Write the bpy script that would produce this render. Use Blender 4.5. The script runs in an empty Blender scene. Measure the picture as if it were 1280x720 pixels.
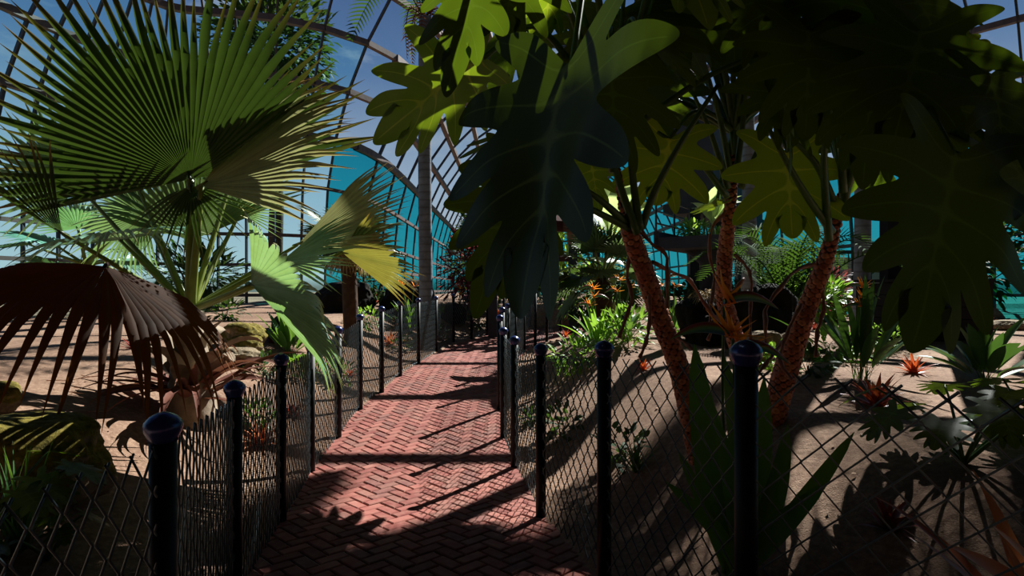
import bpy, math, random
from math import sin, cos, pi, sqrt, radians, atan2, exp
from mathutils import Vector, Matrix, noise
V = Vector
C = bpy.context.scene.collection
EYE = 1.45          # eye height above the datum
FPX = 720.0         # focal length for a 1280 wide frame

# ------------------------------------------------------------------ helpers
def P(px, py, d):
    "world point seen at a pixel, d metres in front of the camera"
    return V(((px-640)/FPX*d, d, EYE-(py-360)/FPX*d))

def rgb(h):
    c = [int(h[i:i+2], 16)/255 for i in (0, 2, 4)]
    return tuple(x/12.92 if x <= .04045 else ((x+.055)/1.055)**2.4 for x in c)

def lerp(a, b, t): return a+(b-a)*t
def clamp(x, a=0., b=1.): return a if x < a else b if x > b else x
def sstep(x, a=0., b=1.):
    t = clamp((x-a)/(b-a)); return t*t*(3-2*t)

def pw(x, pts):
    "piecewise linear"
    if x <= pts[0][0]: return pts[0][1]
    for (a, u), (b, v) in zip(pts, pts[1:]):
        if x <= b: return u+(v-u)*(x-a)/(b-a)
    return pts[-1][1]

class MB:
    "collects shapes; build() links them as ONE mesh object"
    def __init__(s): s.v = []; s.f = []; s.t = []; s.r = []; s.m = []
    def add(s, vs, fs, ts=None, rnd=0., mi=0):
        o = len(s.v); s.v += [V(p) for p in vs]
        s.f += [tuple(i+o for i in f) for f in fs]
        s.t += list(ts) if ts else [0.]*len(vs)
        s.r += list(rnd) if isinstance(rnd, (list, tuple)) else [rnd]*len(vs)
        s.m += [mi]*len(fs)
    def tube(s, pts, rad, n=8, t0=0., t1=0., rnd=0., cap=True):
        pts = [V(p) for p in pts]; k = len(pts)
        if not isinstance(rad, (list, tuple)): rad = [rad]*k
        vs = []; ts = []; up = None
        for i, p in enumerate(pts):
            d = (pts[min(i+1, k-1)]-pts[max(i-1, 0)])
            if d.length < 1e-9: d = V((0, 0, 1))
            d.normalize()
            if up is None: up = V((0, 0, 1)) if abs(d.z) < .9 else V((1, 0, 0))
            x = up-d*up.dot(d)
            if x.length < 1e-6: x = d.orthogonal()
            x.normalize(); y = d.cross(x); up = x
            for j in range(n):
                a = 2*pi*j/n
                vs.append(p+(x*cos(a)+y*sin(a))*rad[i]); ts.append(lerp(t0, t1, i/max(1, k-1)))
        fs = [(i*n+j, i*n+(j+1) % n, (i+1)*n+(j+1) % n, (i+1)*n+j) for i in range(k-1) for j in range(n)]
        if cap: fs += [tuple(range(n-1, -1, -1)), tuple(range((k-1)*n, k*n))]
        s.add(vs, fs, ts, rnd)
    def box(s, c, h, rot=None, rnd=0., mi=0):
        vs = [V((x*h[0], y*h[1], z*h[2])) for x in (-1, 1) for y in (-1, 1) for z in (-1, 1)]
        if rot is not None: vs = [rot @ p for p in vs]
        vs = [p+V(c) for p in vs]
        s.add(vs, [(0, 1, 3, 2), (4, 6, 7, 5), (0, 4, 5, 1), (2, 3, 7, 6), (0, 2, 6, 4), (1, 5, 7, 3)], None, rnd, mi)
    def bar(s, a, b, w, h, rnd=0., mi=0):
        a = V(a); b = V(b); d = (b-a); L = d.length; d.normalize()
        up = V((0, 0, 1)) if abs(d.z) < .95 else V((0, 1, 0))
        x = d.cross(up).normalized(); z = x.cross(d)
        M = Matrix((x, d, z)).transposed()
        s.box((a+b)/2, (w/2, L/2, h/2), M, rnd, mi)
    def lathe(s, c, prof, n=20, rnd=0.):
        c = V(c); vs = []; fs = []
        for r, z in prof:
            for j in range(n): vs.append(c+V((r*cos(2*pi*j/n), r*sin(2*pi*j/n), z)))
        k = len(prof)
        fs = [(i*n+j, i*n+(j+1) % n, (i+1)*n+(j+1) % n, (i+1)*n+j) for i in range(k-1) for j in range(n)]
        fs += [tuple(range(n-1, -1, -1)), tuple(range((k-1)*n, k*n))]
        s.add(vs, fs, None, rnd)
    def build(s, name, mat, parent=None, origin=None, smooth=True, sub=0):
        o0 = V(origin) if origin is not None else V((0, 0, 0))
        me = bpy.data.meshes.new(name)
        me.from_pydata([tuple(p-o0) for p in s.v], [], s.f)
        for nm, arr in (('t', s.t), ('rnd', s.r)):
            a = me.attributes.new(nm, 'FLOAT', 'POINT'); a.data.foreach_set('value', arr)
        for m in (mat if isinstance(mat, (list, tuple)) else [mat]): me.materials.append(m)
        if isinstance(mat, (list, tuple)): me.polygons.foreach_set('material_index', s.m)
        if smooth: me.polygons.foreach_set('use_smooth', [True]*len(me.polygons))
        me.update()
        o = bpy.data.objects.new(name, me); C.objects.link(o)
        if parent is not None: o.parent = parent
        elif origin is not None: o.location = o0
        if sub:
            md = o.modifiers.new('smooth', 'SUBSURF'); md.levels = sub; md.render_levels = sub
        return o

def tag(o, label, cat, group=None, kind=None):
    o['label'] = label; o['category'] = cat
    if group: o['group'] = group
    if kind: o['kind'] = kind
    return o
def thing(name, loc, label, cat, group=None):
    o = bpy.data.objects.new(name, None); C.objects.link(o); o.location = loc; o.empty_display_size = .1
    return tag(o, label, cat, group)
def struct(o): o['kind'] = 'structure'; return o
def dup(root, loc, rotz, scale, label, group=None):
    "a copy of a thing with copies of its parts and sub-parts"
    r = root.copy(); C.objects.link(r); r.location = loc; r.rotation_euler = (0, 0, rotz); r.scale = (scale,)*3
    r['label'] = label
    if group: r['group'] = group
    for ch in list(root.children):
        c = ch.copy(); C.objects.link(c); c.parent = r
        for g in ch.children:
            e = g.copy(); C.objects.link(e); e.parent = c
    return r

def smooth_line(pts, n):
    "Catmull-Rom resample"
    pts = [V(p) for p in pts]; q = [pts[0]*2-pts[1]]+pts+[pts[-1]*2-pts[-2]]; out = []; k = len(pts)-1
    for i in range(n+1):
        u = i/n*k; j = min(int(u), k-1); t = u-j
        a, b, c, d = q[j:j+4]
        out.append(.5*((2*b)+(c-a)*t+(2*a-5*b+4*c-d)*t*t+(3*b-a-3*c+d)*t**3))
    return out

# ------------------------------------------------------------------ materials
class NT:
    def __init__(s, name):
        s.m = bpy.data.materials.new(name); s.m.use_nodes = True; s.t = s.m.node_tree; s.t.nodes.clear()
        s.out = s.n('ShaderNodeOutputMaterial')
    def n(s, typ, **kw):
        x = s.t.nodes.new(typ)
        for k, v in kw.items(): setattr(x, k, v)
        return x
    def l(s, a, b): s.t.links.new(a, b)
    def ramp(s, fac, stops, interp='LINEAR'):
        r = s.n('ShaderNodeValToRGB'); cr = r.color_ramp; cr.interpolation = interp
        while len(cr.elements) < len(stops): cr.elements.new(.5)
        for e, (p, c) in zip(cr.elements, stops): e.position = p; e.color = (*c, 1)
        s.l(fac, r.inputs[0]); return r.outputs[0]
    def attr(s, nm): a = s.n('ShaderNodeAttribute', attribute_name=nm); return a.outputs['Fac']
    def noise(s, scale, detail=3, rough=.55, coord='Object', sc=None):
        tc = s.n('ShaderNodeTexCoord'); nz = s.n('ShaderNodeTexNoise')
        nz.inputs['Scale'].default_value = scale; nz.inputs['Detail'].default_value = detail; nz.inputs['Roughness'].default_value = rough
        if sc:
            mp = s.n('ShaderNodeMapping'); mp.inputs['Scale'].default_value = sc
            s.l(tc.outputs[coord], mp.inputs[0]); s.l(mp.outputs[0], nz.inputs['Vector'])
        else: s.l(tc.outputs[coord], nz.inputs['Vector'])
        return nz.outputs[0]
    def mix(s, fac, a, b, mode='MIX'):
        m = s.n('ShaderNodeMix', data_type='RGBA', blend_type=mode)
        for sock, val in ((m.inputs[0], fac), (m.inputs[6], a), (m.inputs[7], b)):
            if hasattr(val, 'links'): s.l(val, sock)
            elif isinstance(val, (int, float)): sock.default_value = val
            else: sock.default_value = (*val, 1)
        return m.outputs[2]
    def bsdf(s, col, rough=.6, metal=0., spec=.5, bump=None, bs=.3, bd=.02):
        b = s.n('ShaderNodeBsdfPrincipled')
        if hasattr(col, 'links'): s.l(col, b.inputs['Base Color'])
        else: b.inputs['Base Color'].default_value = (*col, 1)
        b.inputs['Roughness'].default_value = rough; b.inputs['Metallic'].default_value = metal
        b.inputs['Specular IOR Level'].default_value = spec
        if bump is not None:
            bp = s.n('ShaderNodeBump'); bp.inputs['Strength'].default_value = bs; bp.inputs['Distance'].default_value = bd
            s.l(bump, bp.inputs['Height']); s.l(bp.outputs[0], b.inputs['Normal'])
        return b
    def end(s, sh): s.l(sh.outputs[0], s.out.inputs[0]); return s.m

def leaf_mat(name, base, tip=None, dark=None, rough=.45, transl=.4, tcol=None, tip0=.75, spec=.4, vein=None):
    "green leaf: shiny front, light shines through; 't' runs from base to tip, 'rnd' differs per leaflet"
    k = NT(name); base = rgb(base); dark = rgb(dark) if dark else tuple(c*.55 for c in base)
    col = k.mix(k.attr('rnd'), dark, base)
    col = k.mix(k.ramp(k.noise(9, 3), [(.3, (0, 0, 0)), (.75, (.45,)*3)]), col, tuple(min(1, c*1.5) for c in base))
    if tip: col = k.mix(k.ramp(k.attr('t'), [(tip0, (0, 0, 0)), (1, (1, 1, 1))]), col, rgb(tip))
    if vein: col = k.mix(k.ramp(k.attr('t'), [(.93, (0, 0, 0)), (.985, (.8, .8, .8))]), col, rgb(vein))
    b = k.bsdf(col, rough, 0, spec)
    tr = k.n('ShaderNodeBsdfTranslucent')
    k.l(k.mix(1., col, rgb(tcol) if tcol else (1, 1, .6), 'MULTIPLY') if not tcol else k.mix(.6, col, rgb(tcol)), tr.inputs[0])
    mx = k.n('ShaderNodeMixShader'); mx.inputs[0].default_value = transl
    k.l(b.outputs[0], mx.inputs[1]); k.l(tr.outputs[0], mx.inputs[2])
    return k.end(mx)

def plain(name, col, rough=.6, metal=0., spec=.5, var=.25, scale=6, bs=.2, bd=.01):
    k = NT(name); c = rgb(col)
    nz = k.noise(scale, 5)
    cc = k.ramp(nz, [(.3, tuple(x*(1-var) for x in c)), (.7, tuple(min(1, x*(1+var)) for x in c))])
    return k.end(k.bsdf(cc, rough, metal, spec, nz, bs, bd))

M = {}
def mats():
    # sandy soil with litter
    k = NT('soil'); a = k.noise(.9, 6, .6); b = k.noise(28, 6, .7); f = k.noise(120, 3, .6)
    c = k.ramp(a, [(.3, rgb('765c4c')), (.55, rgb('937763')), (.75, rgb('a78d78'))])
    c = k.mix(k.ramp(b, [(.42, (.55,)*3), (.62, (0, 0, 0))]), c, rgb('54392b'))
    c = k.mix(k.ramp(f, [(.64, (0, 0, 0)), (.74, (.6,)*3)]), c, rgb('c8ad92'))
    M['soil'] = k.end(k.bsdf(c, .95, 0, .15, k.mix(.5, b, f), .6, .02))
    # brick
    k = NT('brick'); a = k.noise(14, 5, .65); r = k.attr('rnd')
    c = k.ramp(r, [(0, rgb('70362f')), (.35, rgb('864840')), (.6, rgb('94574c')), (.8, rgb('7c5046')), (1, rgb('6a3c38'))])
    c = k.mix(k.ramp(a, [(.4, (0, 0, 0)), (.7, (.4,)*3)]), c, rgb('a47a6a'))
    c = k.mix(k.ramp(k.noise(1.3, 4), [(.5, (0, 0, 0)), (.7, (.35,)*3)]), c, rgb('5f423a'))
    M['brick'] = k.end(k.bsdf(c, .85, 0, .25, k.noise(90, 4, .7), .4, .004))
    M['joint'] = plain('joint_sand', 'b4a494', .95, 0, .1, .3, 60)
    # fence
    M['post'] = plain('post_black', '08080a', .5, 0, .2, .3, 30, .1, .002)
    M['cap'] = plain('cap_sky_tint', '26356e', .25, .3, .6, .15, 20, .02, .001)  # base colour carries the blue reflection of the sky
    M['wire'] = plain('wire_coated', '46545a', .35, .5, .5, .25, 40, .1, .001)
    # glass and steel
    def glass(name, tint, gl):
        k = NT(name); t = k.n('ShaderNodeBsdfTransparent'); t.inputs[0].default_value = (*tint, 1)
        g = k.n('ShaderNodeBsdfGlossy'); g.inputs['Roughness'].default_value = .05; g.inputs[0].default_value = (.8, .9, 1, 1)
        lw = k.n('ShaderNodeFresnel'); lw.inputs[0].default_value = 1.3
        mm = k.n('ShaderNodeMath', operation='MULTIPLY'); mm.inputs[1].default_value = gl; k.l(lw.outputs[0], mm.inputs[0])
        mx = k.n('ShaderNodeMixShader'); k.l(mm.outputs[0], mx.inputs[0]); k.l(t.outputs[0], mx.inputs[1]); k.l(g.outputs[0], mx.inputs[2])
        return k.end(mx)
    M['clear'] = glass('clear_glass', (.86, .92, .96), .25)
    M['teal'] = glass('teal_glass', (.03, .46, .53), .25)
    M['cyan'] = glass('hazy_teal_glass', (.62, .92, .96), .25)  # teal glass again, bright sky haze put into a paler tint
    M['steel'] = plain('dark_steel', '3a3a40', .5, .3, .4, .2, 5)
    M['steel_tan'] = plain('weathered_steel', '5a4a46', .6, .2, .4, .25, 5)
    # plants
    M['fan'] = leaf_mat('fan_palm_leaf', '3f5a28', 'a9823f', '18281a', .36, .17, '566f1c', .72, .5)
    M['fan_blue'] = leaf_mat('fan_palm_leaf_silver', '78a48e', 'c0b46c', '4c7a6a', .38, .27, 'b8dc5c', .8, .5)
    M['fan_yellow'] = leaf_mat('fan_palm_leaf_yellow', '7a8038', 'b98f3e', '525c26', .42, .3, 'a89638', .7, .4)
    M['fan_dead'] = leaf_mat('fan_palm_leaf_dead', '2e1e13', '6a4020', '1a110c', .75, .2, '9a5a28', .75, .1)
    M['fan_dull'] = leaf_mat('fan_palm_leaf_grey_green', '5a7350', '90946a', '32462f', .5, .3, '86a050', .85, .3)
    M['fan_frayed'] = leaf_mat('fan_palm_leaf_frayed', '8c9664', 'b88040', '566038', .45, .38, 'b4b070', .74, .4)
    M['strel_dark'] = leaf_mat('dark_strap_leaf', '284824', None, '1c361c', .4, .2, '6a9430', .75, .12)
    M['petiole'] = leaf_mat('palm_petiole', '7f8a3c', None, '55662e', .4, .1)
    M['dry'] = plain('dry_sheath', '8a7a68', .85, 0, .2, .45, 9, .5, .02)
    M['dry_red'] = leaf_mat('dry_fallen_frond', '74483a', '8e6a50', '4a2c26', .7, .15, '8a5a3c', .7, .2)
    M['phil'] = leaf_mat('philodendron_leaf', '24381a', None, '1a2c14', .45, .28, '8fae1c', .75, .18, '4a6230')
    M['phil_light'] = leaf_mat('philodendron_leaf_sunlit', '587a26', None, '456a22', .33, .45, 'b4cc20', .75, .5, 'b4b84c')  # brighter copy of phil, sun shining through put into its colour
    M['phil_dark'] = leaf_mat('philodendron_leaf_shaded', '26391c', None, '1d3016', .42, .09, '7f9a1c', .75, .22, '4f6634')  # less translucent copy of phil, standing in for canopy shade
    M['stalk'] = leaf_mat('green_stalk', '47682c', None, '35502a', .35, .08)
    k = NT('scaly_bark'); r = k.attr('rnd'); t = k.attr('t')
    c = k.mix(t, rgb('2a150e'), k.ramp(r, [(0, rgb('9a4c2c')), (.5, rgb('c0683e')), (1, rgb('d68a58'))]))  # crevices round the scars darkened in the colour, as shade
    c = k.mix(k.ramp(k.noise(30, 4), [(.4, (0, 0, 0)), (.75, (.5,)*3)]), c, rgb('6b4634'))
    M['scaly'] = k.end(k.bsdf(c, .55, 0, .4, k.noise(80, 3), .3, .004))
    M['root'] = plain('aerial_root', '8c5a44', .55, 0, .4, .35, 25, .2, .003)
    k = NT('palm_trunk'); a = k.noise(5, 5, .6); w = k.n('ShaderNodeTexWave', wave_type='BANDS', bands_direction='Z')
    w.inputs['Scale'].default_value = 2.2; w.inputs['Distortion'].default_value = 1.5
    tc = k.n('ShaderNodeTexCoord'); k.l(tc.outputs['Object'], w.inputs[0])
    c = k.ramp(a, [(.3, rgb('5c626c')), (.7, rgb('868c96'))]); c = k.mix(k.ramp(w.outputs[1], [(.8, (0, 0, 0)), (1, (.5,)*3)]), c, rgb('4e4945'))
    M['trunk'] = k.end(k.bsdf(c, .9, 0, .2, a, .4, .02))
    M['bark'] = plain('brown_bark', '4a382c', .9, 0, .2, .4, 8, .6, .03)
    M['brom'] = leaf_mat('bromeliad_leaf', 'b5502c', 'c46a38', '7a2c1c', .35, .3, 'e06a30', .6, .5)
    M['brom_dark'] = leaf_mat('bromeliad_leaf_dark', '7a2f28', '8e4032', '4a1a1a', .35, .25, 'c04a30', .6, .5)
    M['brom_pale'] = leaf_mat('bromeliad_leaf_pale', 'c07a54', 'cf9066', '9a5238', .4, .35, 'f08a4a', .6, .4)
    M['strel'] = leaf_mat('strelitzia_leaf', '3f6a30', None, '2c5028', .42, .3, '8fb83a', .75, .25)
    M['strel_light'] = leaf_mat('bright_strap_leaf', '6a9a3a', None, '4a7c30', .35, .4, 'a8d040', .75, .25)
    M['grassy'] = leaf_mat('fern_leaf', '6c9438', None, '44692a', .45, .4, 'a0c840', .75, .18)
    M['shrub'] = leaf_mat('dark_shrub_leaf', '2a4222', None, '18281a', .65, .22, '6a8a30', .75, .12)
    M['shrub_red'] = leaf_mat('red_shrub_leaf', '6a3038', None, '2e2226', .45, .3, 'b05a50', .75, .1)
    M['shrub_lime'] = leaf_mat('lime_shrub_leaf', '86a844', None, '5a8034', .45, .45, 'bcd850', .75, .4)
    M['pinnate'] = leaf_mat('pinnate_leaf', '27491f', '4a652c', '1a381c', .8, .22, '6e942c', .8, .06)
    M['banana'] = leaf_mat('banana_leaf', 'a8bc7a', None, '8aa860', .5, .5, 'd4e090', .75, .4)
    M['petal'] = leaf_mat('orange_petal', 'f29a36', 'f8c060', 'e07a24', .4, .45, 'ff9a28', .5, .4)
    k = NT('flower_bract'); t = k.attr('t')
    c = k.ramp(t, [(0, rgb('7a2c30')), (.28, rgb('8a4038')), (.5, rgb('5f9a58')), (.75, rgb('3a7a78')), (1, rgb('3a5a9a'))])
    M['bract'] = k.end(k.bsdf(c, .35))
    # rock
    def rock(name, ca, cb, moss, amt):
        k = NT(name); a = k.noise(3.5, 7, .62); f = k.noise(22, 6, .7)
        c = k.ramp(a, [(.3, rgb(ca)), (.7, rgb(cb))]); c = k.mix(k.ramp(f, [(.45, (.5,)*3), (.65, (0, 0, 0))]), c, tuple(x*.35 for x in rgb(ca)))
        if moss:
            g = k.n('ShaderNodeNewGeometry'); sp = k.n('ShaderNodeSeparateXYZ'); k.l(g.outputs['Normal'], sp.inputs[0])
            ad = k.n('ShaderNodeMath', operation='MULTIPLY_ADD'); k.l(k.noise(5, 5, .7), ad.inputs[0]); ad.inputs[1].default_value = 1.6; k.l(sp.outputs[2], ad.inputs[2])
            c = k.mix(k.ramp(ad.outputs[0], [(1.35-amt, (0, 0, 0)), (1.6-amt, (1, 1, 1))]), c, k.ramp(f, [(.35, rgb('4a4418')), (.7, rgb(moss))]))
        M[name] = k.end(k.bsdf(c, .95, 0, .2, k.mix(.5, a, f), .8, .04))
    rock('rock_moss', '6a5a48', 'b09878', '8a7a34', .55)
    rock('rock_tan', '7a6a54', 'b8a486', '9a8a52', .0)
    rock('rock_black', '17140f', '2c261e', None, 0)
    M['straw'] = leaf_mat('dry_straw', 'a88f66', None, '7c6644', .8, .2, 'b89a60')
    M['concrete'] = plain('dark_concrete', '3c3c42', .85, 0, .3, .2, 1.5)
    M['concrete_light'] = plain('pale_concrete', '8c8478', .9, 0, .2, .2, 2)
    M['timber'] = plain('reddish_timber', '54302a', .7, 0, .3, .3, 7)
    M['blue_paint'] = plain('dark_blue_paint', '1c2438', .45, 0, .5, .2, 10)
    M['tan_paint'] = plain('tan_fitting', '94705a', .7, 0, .3, .2, 10)
    M['cabin'] = plain('black_stained_board', '15151a', .8, 0, .2, .3, 4)
    M['white'] = plain('white_render', 'd8d2c8', .8, 0, .3, .06, 3)
    M['leaf_litter'] = leaf_mat('leaf_litter', '9a7c60', None, '5c4234', .85, .1, '9a7c60')
mats()
# ------------------------------------------------------------------ the lie of the land
LEFT_EDGE = [(-1.2, -3), (-.78, 0), (-.86, 1.4), (-1.18, 2.45), (-1.37, 3.4), (-1.57, 4.5), (-1.63, 5.4), (-1.69, 6.4), (-1.63, 7.2), (-1.58, 8.13), (-1.48, 9.1), (-1.4, 10.2), (-1.2, 11.4), (-.88, 12.4), (-.55, 13.2), (.0, 14.1), (.7, 14.9), (1.7, 15.5), (3.2, 15.9), (6, 16.2), (9, 16.2)]
RIGHT_EDGE = [(2.2, -3), (1.75, -.3), (1.32, .5), (1.0, 1.05), (.65, 1.6), (.4, 2.5), (.175, 3.5), (.02, 4.6), (-.08, 5.4), (-.135, 6.4), (-.13, 7.4), (-.06, 8.4), (.05, 9.5), (.22, 10.5), (.46, 11.4), (.75, 12.2), (1.15, 13.0), (1.6, 13.6), (2.3, 14.1), (4, 14.5), (6, 14.7), (9, 14.7)]
POLY = [V((x, y, 0)) for x, y in LEFT_EDGE]+[V((x, y, 0)) for x, y in reversed(RIGHT_EDGE)]
PATH_Z = [(-3, .3), (0, .26), (1.5, .16), (2.5, .14), (3.4, .06), (4.6, .0), (5.4, .06), (6.4, .1), (7.2, .14), (8.2, .22), (9.1, .26), (10.6, .27), (12, .32), (14, .4), (16, .46), (20, .5)]
def path_z(x, y):
    z = sum(pw(y+o, PATH_Z) for o in (-.6, -.3, 0, .3, .6))/5
    return z
def edge_dist(x, y):
    "distance to the path's outline, negative inside; side -1 left, 1 right"
    best = 1e9; side = 0; ins = False; n = len(POLY)
    for i in range(n):
        a = POLY[i]; b = POLY[(i+1) % n]
        dx = b.x-a.x; dy = b.y-a.y; l2 = dx*dx+dy*dy
        t = clamp(((x-a.x)*dx+(y-a.y)*dy)/l2); ex = x-a.x-dx*t; ey = y-a.y-dy*t; d = ex*ex+ey*ey
        if d < best: best = d; side = -1 if i < len(LEFT_EDGE)-1 else 1
        if (a.y > y) != (b.y > y) and x < dx*(y-a.y)/dy+a.x: ins = not ins
    d = sqrt(best)
    return (-d if ins else d), side
LEFT_BED = [(0, .5), (2, .55), (4, .70), (6, .76), (10, .86), (14, .95), (17, 1.0), (30, 1.02)]
RIGHT_BED = [(0, .6), (2, .64), (3.4, .67), (5, .69), (8, .74), (12, .8), (20, .9), (40, 1.0)]
def ground_z(x, y):
    d, side = edge_dist(x, y); d -= .08
    zp = path_z(x, y)
    if d <= 0: return zp-.05*sstep(-d, .02, .14)+.028*(1-sstep(-d, .0, .1))
    bed = pw(y, LEFT_BED) if side < 0 else pw(y, RIGHT_BED)
    w = 1.9 if side < 0 else 1.55
    h = zp+.028+(bed-zp)*sstep(d, .05, w)
    a = sstep(d, .1, .9)
    h += a*(.05*noise.noise(V((x*.55, y*.55, 3)))+.022*noise.noise(V((x*1.7, y*1.7, 7)))+.008*noise.noise(V((x*6, y*6, 1))))
    if side > 0: h += .05*exp(-((x-.9)**2+(y-7.2)**2)/.8)
    return h
def G(px, py, lift=0.):
    "ground point seen at a pixel"
    dx = (px-640)/FPX; dz = -(py-360)/FPX; last = .6; y = .6
    while y < 60:
        if EYE+dz*y < ground_z(dx*y, y):
            a, b = last, y
            for _ in range(14):
                m = (a+b)/2
                if EYE+dz*m < ground_z(dx*m, m): b = m
                else: a = m
            return V((dx*b, b, ground_z(dx*b, b)+lift))
        last = y; y += .12 if y < 12 else .4
    return V((dx*30, 30, ground_z(dx*30, 30)))
def on_ground(x, y, lift=0.): return V((x, y, ground_z(x, y)+lift))

def axis(stops):
    out = [stops[0][0]]
    for (a, s), (b, _) in zip(stops, stops[1:]):
        n = max(1, round((b-a)/s)); out += [a+(b-a)*(i+1)/n for i in range(n)]
    return out
def build_ground():
    xs = axis([(-30, 2.5), (-14, .9), (-6, .25), (-3, .075), (3, .25), (7, .8), (14, 2.5), (34, 1)])
    ys = axis([(-9, 1), (-1, .075), (7, .12), (16.5, .5), (26, 2.5), (56, 1)])
    vs = [(x, y, ground_z(x, y)) for y in ys for x in xs]; n = len(xs)
    fs = [(j*n+i, j*n+i+1, (j+1)*n+i+1, (j+1)*n+i) for j in range(len(ys)-1) for i in range(n-1)]
    m = MB(); m.add(vs, fs); struct(m.build('ground', M['soil']))
build_ground()

def build_path():
    m = MB(); w = .082; gap = .0045; R = Matrix.Rotation(radians(45), 2); rnd = random.Random(4)
    def inside(x, y): return edge_dist(x, y)[0] < .16
    def brick(u0, v0, u1, v1):
        cu = (u0+u1)/2; cv = (v0+v1)/2; c = R @ V((cu, cv)); x, y = c.x, c.y+5
        if not (-3 < y < 16.4 and -2.6 < x < 7) or not inside(x, y): return
        z = path_z(x, y)+rnd.uniform(-.0025, .0025); r = rnd.random()
        vs = []
        for e, h in ((gap, -.03), (gap, -.005), (gap+.006, 0)):
            for (u, v) in ((u0+e, v0+e), (u1-e, v0+e), (u1-e, v1-e), (u0+e, v1-e)):
                q = R @ V((u, v)); vs.append((q.x, q.y+5, path_z(q.x, q.y+5)*.0+z+h+(path_z(0, q.y+5)-path_z(0, y))))
        fs = [(8, 9, 10, 11)]+[(a+i, a+(i+1) % 4, a+4+(i+1) % 4, a+4+i) for a in (0, 4) for i in range(4)]
        m.add(vs, fs, None, r)
    N = 150
    for i in range(-N, N):
        for j in range(-N, N):
            c = (i-j) % 4
            if c == 0: brick(i*w, j*w, (i+2)*w, (j+1)*w)
            elif c == 3: brick(i*w, j*w, (i+1)*w, (j+2)*w)
    struct(m.build('path', M['brick'], smooth=False))
    # bedding sand showing in the joints
    s = MB(); ys = [-3+.25*i for i in range(79)]; k = len(ys)
    def ex(poly, y): return pw(y, [(b, a) for a, b in poly])
    vs = []
    for y in ys:
        a = pw(y, [(q, p) for p, q in LEFT_EDGE]); b = pw(y, [(q, p) for p, q in RIGHT_EDGE if q <= 14.7][:21]) if y < 14.5 else 8
        for t in range(7): x = lerp(a-.05, b+.05, t/6); vs.append((x, y, path_z(x, y)-.012))
    s.add(vs, [(j*7+i, j*7+i+1, (j+1)*7+i+1, (j+1)*7+i) for j in range(k-1) for i in range(6)])
    struct(s.build('path_joint_sand', M['joint']))
build_path()

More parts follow.
